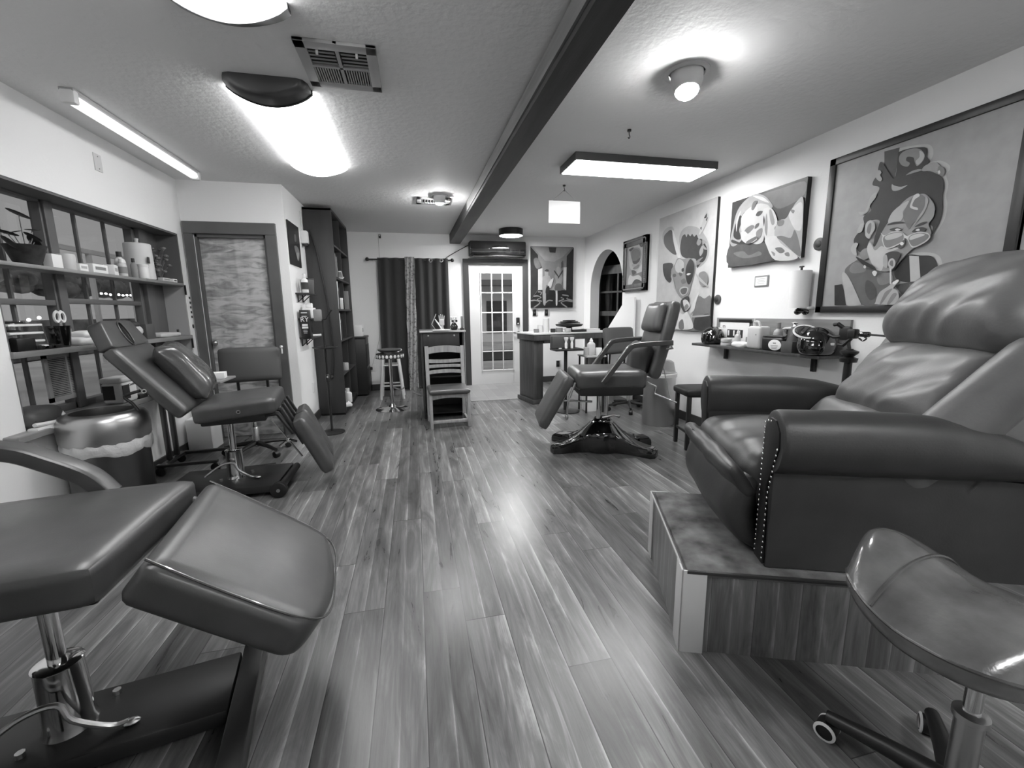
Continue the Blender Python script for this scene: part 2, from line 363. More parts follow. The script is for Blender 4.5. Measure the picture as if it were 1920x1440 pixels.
ART={
'portrait':[(150,0,[2637,2241,1656,2127,1535,1239,2520,1265]),
(170,1,[2216,2203,2155,2196,2070,2176,2039,2149,2028,2106,2038,2071,1989,2062,1945,2028,1935,2000,1949,1972,1932,1922,1934,1859,1922,1810,1924,1739,1946,1684,1969,1654,2005,1722,1944,1802,1967,1977,2110,2053,2212,2174]),
(172,1,[2087,1564,2022,1566,1959,1554,1919,1526,1900,1470,1893,1405,1916,1407,1935,1507,1963,1538,2083,1556]),
(72,0,[2305,2216,2216,2209,2217,2134,2221,2030,2225,1981,2274,1994,2291,2071,2298,2160]),
(95,1,[2475,1495,2454,1534,2407,1561,2375,1573,2314,1527,2246,1478,2178,1468,2145,1487,2130,1419,2108,1410,2144,1368,2189,1317,2212,1267,2338,1270,2429,1400]),
(115,1,[2443,1516,2406,1553,2336,1514,2340,1482,2422,1482]),
(120,1,[2250,1451,2185,1465,2151,1421,2191,1393,2236,1396]),
(75,1,[2317,1425,2266,1398,2242,1327,2277,1296,2316,1354]),
(48,1,[2151,1473,2116,1528,2080,1560,2020,1548,1963,1538,1935,1507,1916,1458,1908,1403,2052,1395,2130,1419]),
(180,0,[2078,1554,2026,1544,1998,1399,2052,1398]),
(165,1,[2491,1479,2466,1485,2414,1416,2339,1282,2338,1267,2430,1266,2459,1360]),
(45,0,[2537,1407,2483,1412,2459,1360,2435,1266,2520,1267]),
(78,0,[2139,1383,2052,1398,1909,1403,1684,1377,1676,1317,1799,1303,1949,1293,2065,1290,2098,1336]),
(150,1,[1949,1340,1866,1339,1865,1331,1936,1330]),
(105,1,[2051,1384,1925,1390,1842,1378,1923,1369,2022,1365]),
(42,1,[2216,2155,2213,2182,2153,2182,2100,2170,2067,2156,2056,2129,2057,2103,2040,2078,2053,2049,2070,2034,2031,2017,1992,1991,1965,1964,1948,1914,1951,1863,1939,1801,1941,1736,1958,1686,1971,1658,1975,1703,2007,1736,1972,1796,1998,1855,2033,1893,2065,1901,2110,1899,2153,1871,2188,1822,2217,1777,2234,1736,2251,1694,2269,1659,2288,1632,2296,1686,2281,1759,2278,1796,2326,1813,2355,1796,2364,1744,2329,1684,2336,1646,2380,1613,2430,1684,2419,1730,2372,1776,2384,1840,2340,1869,2353,1910,2320,1955,2304,2002,2349,2029,2342,2064,2314,2086,2326,2118,2309,2156,2221,2030]),
(125,1,[2207,2138,2198,2170,2152,2178,2099,2160,2069,2120,2071,2088,2099,2066,2116,2095,2126,2122,2160,2137,2164,2117,2142,2097,2153,2080,2189,2101]),
(168,1,[2097,2150,2069,2120,2074,2089,2097,2072,2110,2097,2093,2115]),
(140,1,[2070,2031,2060,2054,2025,2063,1994,2050,1978,2019,1994,2005,2031,2019]),
(115,1,[1988,2003,1985,2031,1960,2014,1952,1986,1966,1971]),
(200,1,[1986,2002,1979,2007,1973,1992,1980,1988]),
(150,1,[2228,2000,2209,1987,2172,1971,2136,1971,2177,1954,2219,1962]),
(130,1,[2153,2031,2122,2046,2084,2045,2067,2033,2108,2032]),
(150,1,[2326,2060,2334,2091,2317,2110,2300,2092,2306,2076,2291,2050,2301,2038]),
(160,1,[2417,1878,2372,1876,2351,1955,2316,1976,2316,1946,2345,1908,2359,1866,2398,1855]),
(160,1,[2413,1745,2395,1796,2374,1792,2380,1747]),
(165,1,[2442,1646,2421,1679,2395,1671,2404,1640,2395,1599,2421,1607]),
(130,1,[2378,1597,2350,1633,2317,1621,2305,1580,2342,1561]),
(138,1,[2110,1899,2065,1901,2033,1893,1998,1855,1974,1809,1973,1756,1992,1719,1975,1676,1974,1648,1992,1624,2040,1604,2058,1592,2087,1564,2116,1528,2145,1487,2179,1472,2216,1475,2247,1485,2281,1516,2310,1565,2330,1630,2317,1682,2288,1636,2269,1659,2247,1723,2217,1777,2188,1822,2153,1871]),
(182,1,[2243,1633,2278,1611,2315,1667,2330,1630,2302,1557,2264,1499,2224,1479,2213,1509,2205,1568,2186,1588,2139,1603,2161,1614,2204,1616]),
(165,1,[2356,1742,2358,1789,2333,1809,2303,1786,2295,1747,2313,1712,2322,1691,2348,1710]),
(115,1,[2344,1740,2341,1778,2323,1790,2318,1751,2326,1722]),
(167,1,[2202,1825,2158,1861,2114,1876,2123,1843,2139,1818,2132,1789,2153,1764,2216,1769]),
(105,1,[2096,1892,2059,1900,2024,1868,2024,1820,2049,1771,2076,1735,2092,1710,2117,1750,2133,1796,2123,1843]),
(190,1,[2088,1900,2066,1905,2058,1889,2081,1875,2090,1842,2061,1825,2060,1812,2100,1834,2099,1865]),
(150,1,[2025,1874,2009,1851,2020,1793,2057,1739,2073,1714,2049,1771,2024,1820]),
(50,1,[2222,1757,2188,1768,2139,1762,2117,1750,2172,1756]),
(50,1,[2061,1715,2031,1734,1997,1734,2017,1723]),
(65,1,[2200,1726,2177,1733,2148,1729,2129,1713,2152,1707,2181,1714]),
(195,1,[2168,1720,2155,1725,2136,1715,2153,1711]),
(60,1,[2070,1689,2053,1707,2022,1708,1999,1697,2006,1680,2037,1681]),
(195,1,[2052,1697,2037,1702,2029,1692,2041,1689]),
(190,1,[2250,1716,2225,1696,2181,1710,2132,1703,2097,1672,2075,1676,2031,1684,1983,1667,1971,1640,2000,1613,2055,1597,2087,1646,2106,1660,2107,1646,2132,1626,2202,1611,2236,1666,2236,1692]),
(122,1,[2229,1665,2224,1691,2180,1704,2131,1698,2113,1678,2113,1650,2136,1633,2201,1618]),
(178,1,[2219,1687,2179,1699,2130,1694,2120,1680,2154,1667,2207,1665]),
(118,1,[2081,1645,2073,1670,2030,1678,1985,1662,1978,1642,2004,1620,2051,1604]),
(185,1,[2072,1665,2030,1674,1997,1661,2033,1650,2073,1644]),
(80,1,[2133,1610,2123,1637,2104,1649,2098,1626,2118,1601]),
(215,1,[2127,1631,2115,1640,2103,1628,2113,1618]),
(62,1,[2206,1576,2172,1590,2130,1584,2114,1564,2129,1522,2146,1494,2190,1499,2209,1538]),
(160,1,[2212,1565,2195,1574,2183,1536,2182,1494,2205,1508]),
(175,1,[2178,1513,2173,1542,2153,1547,2136,1523,2139,1494,2159,1481]),
(110,1,[2168,1512,2165,1533,2151,1532,2147,1498]),
(195,0,[2164,1485,2154,1484,2142,1390,2151,1391]),
(38,1,[2385,1586,2315,1543,2257,1506,2271,1498,2329,1525,2374,1565]),
(205,1,[2268,1472,2254,1482,2237,1469,2249,1446]),
(190,1,[2329,1513,2321,1524,2310,1511,2318,1502]),
(166,1,[2222,1283,2206,1341,2160,1376,2115,1414,2100,1406,2126,1365,2104,1351,2087,1313,2088,1284,2068,1265,2212,1267]),
(128,1,[2167,1346,2130,1363,2153,1323,2183,1271,2194,1271,2181,1317]),
(130,1,[2125,1330,2100,1325,2132,1270,2150,1270]),
(215,1,[2134,1399,2108,1414,2100,1404,2122,1387]),
(205,0,[2071,1282,2053,1296,1978,1296,1985,1274,2062,1265])],
'sleeper':[(58,0,[3623,2233,2856,2213,2822,1628,3627,1644]),
(88,1,[3286,2203,3066,2200,2862,2194,2851,2101,2958,2057,3097,2051,3197,2151]),
(78,1,[3621,1839,3447,1822,3211,1803,3082,1652,3602,1652]),
(105,1,[3562,1760,3440,1762,3366,1718,3257,1737,3232,1701,3434,1701]),
(148,1,[3588,2016,3561,2113,3507,2176,3419,2217,3331,2223,3242,2185,3174,2122,3148,2071,3250,2070,3418,2107,3485,2080,3489,1997,3455,1899,3474,1860,3568,1822,3618,1873]),
(50,1,[3578,1919,3563,2011,3510,2085,3479,2037,3509,1959,3477,1885,3524,1876]),
(180,1,[3553,2035,3534,2090,3502,2125,3516,2086,3534,2031,3544,1948]),
(60,1,[3587,1886,3472,1834,3495,1829,3591,1861]),
(190,1,[3374,2218,3263,2182,3183,2117,3259,2150]),
(178,1,[3489,1997,3485,2071,3409,2121,3300,2136,3203,2106,3168,2067,3218,2063,3231,1988,3212,1905,3213,1819,3263,1798,3331,1813,3427,1861,3468,1918]),
(195,1,[3469,2035,3407,2104,3319,2117,3313,2060,3373,2000,3439,1971]),
(110,1,[3425,1952,3359,1972,3323,1950,3386,1908,3444,1909]),
(90,1,[3309,1967,3271,1972,3281,1943,3319,1933]),
(120,1,[3297,1904,3235,1925,3238,1863,3278,1837]),
(70,1,[3317,2043,3293,2071,3244,2062,3278,2033]),
(100,1,[3374,2109,3357,2162,3313,2159,3348,2099]),
(185,1,[3240,2068,3200,2082,3148,2063,3102,2007,3075,1934,3100,1901,3083,1837,3120,1812,3181,1814,3214,1906,3210,1983]),
(138,1,[3171,2053,3146,2047,3103,1947,3128,1929,3157,1988]),
(130,1,[3204,1982,3195,2035,3174,1938,3175,1852,3201,1903]),
(160,1,[3091,1907,3048,1951,2992,1955,2953,2005,2906,2059,2852,2075,2833,1908,2821,1635,2840,1638,2956,1719,3080,1813]),
(190,1,[2968,1986,2895,2042,2851,2024,2839,1853,2890,1848,2942,1916]),
(108,1,[3081,1821,3020,1789,2832,1640,2845,1740,2899,1850,2929,1796,3024,1827]),
(110,1,[3076,1949,3009,1943,3015,1907,3062,1909]),
(120,1,[2953,2012,2916,1997,2923,1977,2942,1988]),
(190,1,[3183,1830,3083,1837,3017,1766,2842,1634,3061,1641,3166,1772]),
(105,1,[3072,1735,3014,1735,2973,1699,3019,1690]),
(118,1,[2971,1684,2934,1686,2922,1655,2959,1663]),
(130,1,[3109,1717,3067,1696,3075,1674]),
(182,1,[3468,1913,3423,1931,3386,1904,3292,1863,3278,1833,3376,1818,3451,1860]),
(95,1,[3396,1837,3292,1865,3277,1845,3365,1814]),
(195,1,[3469,1926,3435,1933,3403,1907,3443,1897])],
'plume':[(180,0,[4870,2331,3810,2318,3830,1131,3829,1050,4805,1014]),
(150,1,[4792,2122,4726,2188,4609,2193,4557,2147,4600,2090,4695,2062,4742,2014]),
(42,1,[4755,2105,4702,2140,4625,2159,4579,2119,4532,2015,4477,1880,4543,1877,4666,1948,4738,2014]),
(202,1,[4586,2152,4532,2079,4407,1849,4448,1818,4555,2019]),
(150,1,[4442,2001,4415,2101,4314,2138,4178,2113,4078,2061,3969,1957,3919,1845,3942,1753,4028,1695,4123,1694,4337,1820]),
(38,1,[4413,1976,4392,2045,4341,2062,4312,2027,4289,2058,4244,2026,4213,2045,4177,2010,4138,2023,4102,1978,4038,1958,3952,1849,3973,1756,4046,1716,4098,1682,4131,1775,4265,1796,4374,1835,4416,1914]),
(125,1,[4129,1933,4102,1978,4051,1941,4087,1907]),
(135,1,[4038,1958,3966,1918,4017,1907,3952,1849,4014,1868]),
(140,1,[4074,1847,4032,1899,4011,1838,4053,1795]),
(120,1,[4112,1753,4005,1780,4063,1738,4000,1731,4092,1711]),
(170,1,[4094,2030,4002,2217,3975,2202,3960,2152,4045,2036]),
(60,1,[4080,2081,4057,2086,4062,2058]),
(60,1,[4007,2190,3986,2204,3989,2163,4027,2166]),
(60,1,[3995,2150,3967,2163,3986,2129]),
(42,1,[4742,1768,4713,1793,4534,1768,4572,1652,4553,1595,4594,1565,4678,1616,4725,1687]),
(128,1,[4565,1684,4495,1764,4445,1822,4335,1799,4215,1795,4126,1725,4133,1625,4172,1516,4213,1405,4314,1366,4410,1423,4473,1513]),
(40,1,[4276,1720,4214,1785,4142,1726,4141,1626,4190,1528,4241,1531,4285,1628]),
(172,1,[4485,1752,4425,1810,4332,1767,4325,1694,4339,1643,4393,1647,4470,1686]),
(50,1,[4361,1692,4326,1704,4318,1670,4349,1663]),
(90,1,[4412,1660,4339,1643,4372,1614]),
(85,1,[4523,1648,4476,1655,4455,1626,4502,1619]),
(205,1,[4262,1628,4234,1639,4186,1630,4232,1616]),
(105,1,[4359,1570,4298,1587,4263,1543,4329,1531]),
(168,1,[4380,1465,4326,1500,4229,1489,4214,1457,4248,1417,4326,1404]),
(85,1,[4358,1459,4321,1483,4240,1479,4252,1427,4318,1418]),
(165,1,[4529,1605,4487,1558,4461,1480,4492,1504]),
(120,1,[4051,1608,4007,1634,3945,1628,3903,1576,3904,1509,3961,1483,4027,1517]),
(160,1,[4118,1639,4033,1582,3910,1500,3870,1468,3916,1483,4046,1556]),
(110,1,[4071,1308,4022,1387,3934,1359,3839,1376,3830,1131,3829,1050,4111,1039,4110,1206]),
(55,1,[4072,1155,3979,1186,3835,1196,3826,1050,4062,1041]),
(160,1,[4108,1180,3858,1196,3857,1182,4090,1165]),
(58,1,[4322,1361,4212,1394,4181,1341,4223,1237,4265,1222,4334,1292]),
(190,1,[4294,1344,4225,1353,4165,1289,4240,1237]),
(120,1,[4270,1270,4221,1311,4184,1279,4232,1243]),
(192,1,[4155,1237,4031,1433,4063,1318,4093,1232]),
(200,1,[4410,1106,4374,1227,4281,1195,4213,1227,4157,1174,4101,1113,4112,1042,4394,1032]),
(110,1,[4345,1108,4276,1141,4249,1040,4335,1037])],
'rose':[(140,0,[5635,2122,5178,2118,5166,1594,5599,1585]),
(166,1,[5616,2078,5535,2115,5336,2110,5194,2084,5172,1925,5238,1811,5349,1755,5512,1790,5591,1877]),
(120,1,[5572,2052,5492,2080,5332,2058,5269,1974,5302,1903,5396,1856,5499,1896]),
(95,1,[5539,2028,5450,2060,5330,2029,5302,1959,5350,1899,5458,1887,5523,1948]),
(60,1,[5500,1906,5399,1903,5300,1931,5316,1886,5436,1858]),
(150,1,[5497,1867,5357,1862,5282,1901,5280,1863,5394,1827,5485,1836]),
(75,1,[5512,1790,5385,1759,5465,1707]),
(115,1,[5473,1816,5307,1847,5333,1802,5431,1792]),
(185,1,[5331,1783,5240,1840,5200,1807,5251,1728,5367,1738]),
(120,1,[5527,1712,5233,1745,5176,1730,5196,1629,5306,1704,5444,1696]),
(188,1,[5598,1668,5549,1729,5465,1702,5307,1709,5195,1618,5419,1625,5477,1585,5583,1596]),
(72,1,[5460,1628,5362,1660,5204,1611,5212,1592,5467,1584]),
(45,1,[5317,2110,5190,2111,5184,2073,5275,2061]),
(60,1,[5594,2075,5472,2087,5510,2054,5572,2047])],
'hall':[(112,0,[1977,2341,2747,2330,2735,1308,1972,1316]),
(128,0,[2009,2333,2713,2325,2545,2167,2396,2088,2228,2103]),
(42,0,[1977,2328,2104,2195,2103,1618,1972,1452]),
(40,0,[2747,2326,2620,2186,2612,1581,2736,1465]),
(175,0,[2104,1964,2182,1978,2182,1617,2103,1609]),
(175,0,[2561,1994,2619,1999,2612,1608,2563,1643]),
(55,0,[2293,2326,2432,2324,2414,2238,2311,2241]),
(30,0,[1972,1452,2107,1613,2611,1608,2736,1465,2735,1308,1972,1316]),
(125,1,[1977,1425,2058,1429,2125,1400,2026,1327,2038,1312,2145,1396,2063,1448,1976,1444]),
(125,1,[2029,1499,2096,1503,2143,1487,2078,1450,2159,1415,2166,1433,2098,1452,2164,1485,2100,1522,2027,1518]),
(125,1,[2516,1476,2560,1462,2480,1431,2488,1413,2579,1452,2527,1492]),
(125,1,[2730,1421,2617,1440,2512,1394,2622,1310,2635,1326,2533,1396,2619,1420,2727,1402]),
(125,1,[2548,1519,2648,1503,2619,1459,2725,1424,2732,1443,2635,1472,2662,1517,2552,1538]),
(125,1,[2244,1389,2297,1427,2360,1422,2361,1441,2291,1446,2232,1405]),
(125,1,[2105,1573,2154,1568,2135,1534,2154,1526,2172,1579,2109,1592]),
(140,1,[2182,1826,2219,1853,2219,1939,2247,1961,2289,1948,2284,1862,2312,1844,2341,1757,2275,1696,2247,1670,2238,1379,2196,1375,2182,1582,2191,1687]),
(60,1,[2219,1931,2247,1961,2289,1953,2284,1922]),
(170,1,[2275,1696,2322,1775,2378,1810,2341,1670,2313,1652]),
(40,1,[2247,1644,2299,1679,2294,1547,2238,1556]),
(130,1,[2397,1845,2434,1897,2433,1984,2471,2006,2509,1968,2519,1889,2548,1828,2539,1749,2520,1714,2568,1617,2454,1599,2451,1369,2422,1369,2412,1591,2341,1617,2425,1731]),
(55,1,[2389,1927,2455,1840,2470,1850,2404,1937]),
(55,1,[2534,1938,2464,1832,2463,1810,2482,1810,2480,1824,2550,1928]),
(85,1,[2425,1714,2511,1714,2549,1617,2435,1599,2397,1635]),
(72,0,[2517,2080,2550,2111,2551,2003,2518,1976]),
(180,1,[2426,1582,2450,1582,2451,1369,2422,1369]),
(95,1,[2026,2126,2090,2144,2136,2050,2154,1999,2090,1964,2044,2015])],
'poster':[(32,0,[4829,2173,5264,2199,5289,1773,4867,1741]),
(95,1,[5069,2077,5134,2082,5133,2022,5066,2012]),
(110,1,[5023,1952,5156,1965,5223,1908,5144,1814,5079,1873]),
(150,1,[5085,1890,5200,1905,5125,1823])],
}
# ================================================================ CAMERA
def setup_camera():
    f = 800.365; p, yw, ro = [math.radians(v) for v in (9.608017, 12.634742, -.734342)]
    fw = Vector((math.sin(yw) * math.cos(p), math.cos(yw) * math.cos(p), -math.sin(p)))
    r = Vector((math.cos(yw), -math.sin(yw), 0)); u = r.cross(fw)
    r2 = r * math.cos(ro) + u * math.sin(ro); u2 = u * math.cos(ro) - r * math.sin(ro)
    cd = bpy.data.cameras.new('camera'); cd.sensor_width = 36; cd.lens = 36 * f / 1920; cd.clip_start = .02
    c = bpy.data.objects.new('camera', cd); COL.objects.link(c)
    m = Matrix((r2, u2, -fw)).transposed().to_4x4(); m.translation = (0, 0, 1.25); c.matrix_world = m
    SC.camera = c
setup_camera()
SC.view_settings.view_transform = 'Standard'; SC.view_settings.look = 'None'; SC.view_settings.gamma = 1
SC.view_settings.exposure = EXPO
SC.cycles.use_denoising = True
SC.cycles.max_bounces = 10; SC.cycles.diffuse_bounces = 6; SC.cycles.glossy_bounces = 5; SC.cycles.transparent_max_bounces = 16
SC.cycles.sample_clamp_indirect = 8
w = bpy.data.worlds.new('sky'); SC.world = w; w.use_nodes = True
bg = w.node_tree.nodes['Background']; bg.inputs[0].default_value = (1, 1, 1, 1); bg.inputs[1].default_value = SKY

# ================================================================ SETTING
XL, XR, YB, YN, ZC = -2.1, 2.97, 7.27, -2.2, 2.5
def S(name, b, m, smooth=0): return struct(b.build(name, m, None, smooth))
S('floor', B().box((.5, 2.6, -.05), (6.4, 9.9, .1)), M['floor'])
S('floor_entry', B().box((1.33, 6.6, .002), (1.2, 1.34, .008)), M['tile'])
S('trim_7', B().box((1.33, 5.925, .004), (1.2, .03, .012), .003), M['wood'])
S('ceiling', B().box((.5, 2.6, ZC + .05), (6.4, 9.9, .1)), M['ceil'])
# left wall with the window recess
b = B(); t = .3
b.box((XL - t / 2, (YN + 2.79) / 2, ZC / 2), (t, 2.79 - YN, ZC))
b.box((XL - t / 2, (2.79 + 4.71) / 2, .315), (t, 1.92, .63))
b.box((XL - t / 2, (2.79 + 4.71) / 2, 2.25), (t, 1.92, .5))
b.box((XL - t / 2, 4.8, ZC / 2), (t, .18, ZC))
S('wall_left', b, M['wall'])
# partition with the figured door, and its side wall
b = B(); dx0, dx1, dz = -2.005, -1.385, 2.02
b.box(((XL + dx0) / 2, 4.86, ZC / 2), (dx0 - XL, .12, ZC)); b.box(((dx1 - 1.2) / 2, 4.86, ZC / 2), (-1.2 - dx1, .12, ZC))
b.box(((dx0 + dx1) / 2, 4.86, (dz + ZC) / 2), (dx1 - dx0, .12, ZC - dz))
S('wall_partition', b, M['wall'])
S('wall_side', B().box((-1.26, (4.92 + YB) / 2, ZC / 2), (.12, YB - 4.92, ZC)), M['wall'])
b = B()
b.box((-2.048, 4.79, 1.01), (.075, .03, 2.02), .003); b.box((-1.335, 4.79, 1.01), (.1, .03, 2.02), .003); b.box((-1.685, 4.788, 2.075), (.8, .034, .11), .003)
b.box((-1.995, 4.85, 1.01), (.02, .1, 2.02)); b.box((-1.395, 4.85, 1.01), (.02, .1, 2.02)); b.box((-1.695, 4.85, 2.005), (.62, .1, .03))
S('trim_1', b, M['trim'])
d1 = S('door_1', B().box((-1.695, 4.86, 1.0), (.58, .035, 1.99), .003), M['door1'])
B().sphere((-1.95, 4.82, .98), .026).cyl((-1.95, 4.845, .98), (-1.95, 4.82, .98), .012).build('door_knob', M['steel'], d1)
# back wall
b = B()
b.box((-.17, YB + .07, ZC / 2), (2.18, .14, ZC)); b.box((2.42, YB + .07, ZC / 2), (1.18, .14, ZC)); b.box((1.375, YB + .07, 2.27), (.92, .14, .46))
S('wall_back', b, M['wall'])
b = B(); b.box((.868, YB - .012, 1.06), (.095, .03, 2.12), .004); b.box((1.88, YB - .012, 1.06), (.095, .03, 2.12), .004); b.box((1.374, YB - .012, 2.078), (.93, .03, .095), .004)
S('trim_2', b, M['dtrim'])
# front door with fifteen panes
d2 = bpy.data.objects.new('door_2', None); COL.objects.link(d2); struct(d2); d2.location = (1.374, YB + .03, 0)
b = B(); L_, R_, Bt, Tp = -.262, .292, .25, 1.9
b.box((-.36, 0, 1.017), (.197, .045, 2.03)); b.box((.374, 0, 1.017), (.165, .045, 2.03)); b.box((.015, 0, .126), (.56, .045, .248)); b.box((.015, 0, 1.966), (.56, .045, .132))
b.build('door_slab', M['whiteM'], d2, 0)
b = B()
for k in range(4): b.box((L_ + (R_ - L_) * k / 3, -.026, (Bt + Tp) / 2), (.02, .02, Tp - Bt + .03), .003)
for k in range(6): b.box(((L_ + R_) / 2, -.026, Bt + (Tp - Bt) * k / 5), (R_ - L_ + .03, .018, .02), .003)
b.build('glazing_bars', M['white'], d2)
for i in range(3):
    for j in range(5):
        B().box((L_ + (R_ - L_) * (i + .5) / 3, 0, Bt + (Tp - Bt) * (j + .5) / 5), (.18, .006, .325)).build('pane', M['glass'], d2, 0)
b = B(); b.box((.375, -.03, 1.085), (.065, .03, .13), .012); b.build('keypad_lock', M['blackP'], d2)
B().sphere((.375, -.05, 1.045), .017, (1, .5, 1)).build('lock_dial', M['chrome'], d2)
b = B(); b.cyl((.385, -.02, .885), (.385, -.045, .885), .032).tube([(.385, -.05, .885), (.34, -.06, .885), (.285, -.055, .893)], .009); b.build('door_handle', M['blackM'], d2)
b = B(); b.cyl((.4, -.022, .72), (.4, -.03, .72), .008); b.build('bolt', M['greyM'], d2)
# right wall with the arch
b = B(); ay0, ay1, zs, rr = 5.83, 7.0, 1.6, .585
outer = []; cy = (ay0 + ay1) / 2
arc = [(cy + rr * math.cos(a), zs + rr * math.sin(a)) for a in [PI * k / 24 for k in range(25)]]
poly = [(YN, 0), (ay0, 0)] + arc[::-1][0:0] + [(ay0, zs)] + [p for p in arc[::-1]][1:] + [(ay1, 0), (YB + .14, 0), (YB + .14, ZC), (YN, ZC)]
b.prism(poly, .16, T(XR, 0, 0) @ Matrix(((0, 0, 1, 0), (1, 0, 0, 0), (0, 1, 0, 0), (0, 0, 0, 1))))
S('wall_right', b, M['wall'], 30)
b = B(); b.box((4.1, 6.3, 1.25), (.08, 2.6, 2.5)); b.box((3.6, 5.0, 1.25), (1.0, .08, 2.5)); b.box((3.6, 7.6, 1.25), (1.0, .08, 2.5)); b.box((3.6, 6.3, 2.54), (1.1, 2.7, .08)); b.box((3.6, 6.3, -.04), (1.1, 2.7, .08))
S('wall_hall', b, M['dark'])
d3 = bpy.data.objects.new('door_3', None); COL.objects.link(d3); struct(d3); d3.location = (3.36, 6.75, 0); d3.rotation_euler = (0, 0, math.radians(-62))
b = B(); b.box((-.42, 0, 1.0), (.1, .04, 2.0)); b.box((.42, 0, 1.0), (.1, .04, 2.0)); b.box((0, 0, 1.93), (.76, .04, .14)); b.box((0, 0, 1.2), (.76, .04, .08)); b.box((0, 0, .12), (.76, .04, .24)); b.box((0, 0, 1.56), (.74, .03, .028)); b.box((0, 0, 1.1), (.028, .03, 1.6))
b.build('door_frame', M['woodD'], d3, 0)
B().box((0, .005, 1.1), (.74, .006, 1.6)).build('pane', M['glass'], d3, 0)
S('wall_near', B().box((.5, YN - .05, ZC / 2), (6.4, .1, ZC)), M['wall'])
# skirting
S('baseboard_right', B().box((XR - .008, (YN + 5.8) / 2, .05), (.016, 5.8 - YN, .1), .003).box((XR - .008, 7.13, .05), (.016, .25, .1), .003), M['dtrim'])
S('baseboard_back', B().box((-.18, YB - .008, .05), (1.98, .016, .1), .003).box((2.44, YB - .008, .05), (1.03, .016, .1), .003), M['dtrim'])
S('baseboard_left', B().box((XL + .008, (YN + 4.76) / 2, .05), (.016, 4.76 - YN, .1), .003), M['dtrim'])
S('baseboard_side', B().box((-1.192, 5.18, .05), (.016, .72, .1), .003), M['dtrim'])
# ceiling beam
b = B(); b.prism([(.697, 1.5), (.835, 1.5), (.79, YB), (.62, YB)], .145, T(0, 0, 2.355))
b.prism([(.735, YN), (.873, YN), (.835, 1.5), (.697, 1.5)], .145, T(0, 0, 2.355))
S('trim_3', b, M['beam'])
S('trim_4', B().prism([(.722, YN), (.735, YN), (.657, 5.1), (.644, 5.1)], .095, T(0, 0, 2.385)), M['beamside'])
# window recess: frames, glass, sill
XW = -2.28
S('shade_lining_8', B().box((-2.205, 3.75, 1.9925), (.20, 1.92, .015)), M['reveal'])  # thin soffit lining, its dark colour stands in for shade
S('shade_lining_9', B().box((-2.205, 4.7025, 1.77), (.20, .015, .44)).box((-2.205, 2.7975, 1.3), (.20, .015, 1.4)), M['reveal'])  # recess side linings, darkened in colour as if shaded
S('shade_lining_10', B().box((-2.205, 4.7025, 1.095), (.20, .015, .91)), M['revealL'])  # lower end lining, shade painted lighter here
def window(n, y0, y1, muntins, rails):
    o = bpy.data.objects.new('window_%d' % n, None); COL.objects.link(o); struct(o)
    f = B()
    f.box((XW - .02, y0 + .025, 1.32), (.06, .05, 1.36), .004); f.box((XW - .02, y1 - .025, 1.32), (.06, .05, 1.36), .004)
    f.box((XW - .02, (y0 + y1) / 2, 1.985), (.06, y1 - y0, .03), .004); f.box((XW - .02, (y0 + y1) / 2, .662), (.06, y1 - y0, .045), .004)
    for z in rails: f.box((XW - .02, (y0 + y1) / 2, z), (.05, y1 - y0, .035), .003)
    f.build('window_frame', M['wframe'], o)
    g = B()
    for y in muntins: g.box((XW - .035, y, 1.32), (.02, .016, 1.3))
    g.build('glazing_bars', M['wframe'], o)
    B().box((XW - .04, (y0 + y1) / 2, 1.32), (.006, y1 - y0, 1.33)).build('pane', M['glass'], o, 0)
window(1, 2.79, 3.47, [3.16], [1.345])
window(2, 3.47, 4.38, [3.77, 4.07], [1.36])
S('trim_5', B().box((XW + .0, 3.47, 1.32), (.05, .07, 1.36), .004).box((XW, 4.42, 1.32), (.09, .1, 1.36), .004).box((XW - .02, 4.6, 1.32), (.05, .24, 1.36)), M['trim'])
S('trim_6', B().box((-2.19, 3.6, .62), (.32, 1.9, .04), .006), M['shelf'])
# outside
gr = B().box((-9, 9, .55), (13, 40, .04)).build('ground_yard', M['ground'], None, 0); struct(gr)
gr2 = B().box((3, 20, -.12), (30, 25, .1)).build('ground_street', M['ground'], None, 0); struct(gr2)
b = B()
for k in range(150):
    yy = 3 + RND.random() * 20; zz = 1.95 + RND.random() * .3
    b.sphere((-9.4 + RND.random() * .9, yy, zz), .15 + RND.random() * .15, (1, 1.5, .9), 8)
h = tag(b.build('hedge', M['hedge']), 'dark leafy hedge beyond the left windows', 'hedge'); h['kind'] = 'stuff'
rl = thing('outdoor_railing', 'pale outdoor rail on posts seen through the right window', 'railing', (-4.5, 7.6, .57))
B().box((0, 0, 1.6), (.06, 1.9, .06)).build('rail', M['rail'], rl); 
for y in (-.85, -.1, .8): B().box((0, y, .8), (.05, .05, 1.56)).build('post', M['rail'], rl)
sl = thing('string_lights', 'string of small lit bulbs outside the right window', 'string lights', (-6, 10.1, 1.70))
B().tube([(0, -.2, .02), (0, .6, -.02), (0, 1.4, .04)], .006, 6, 4).build('cable', M['blackP'], sl)
for k in range(10): B().sphere((0, -.05 + k * .13, -.005 + (.012 if k % 3 else 0)), .022, n=8).build('bulb', M['spark'], sl)
sh = thing('garden_fence', 'low dark wall with small lamps outside the left window', 'garden wall', (-6.0, 7.9, .57))
B().box((0, .6, .33), (.2, 5.5, .62)).build('wall_panel', M['hedge'], sh)
for k in range(3): B().sphere((.12, .15 + k * .2, .62 + k * .03), .025, n=8).build('lamp_bulb', M['spark'], sh)
bd = thing('building', 'pale low building across the street seen through the glazed door', 'building', (3.0, 19.0, -.07))
B().box((0, .5, 1.9), (12, 1, 3.8)).build('facade', M['facade'], bd, 0)
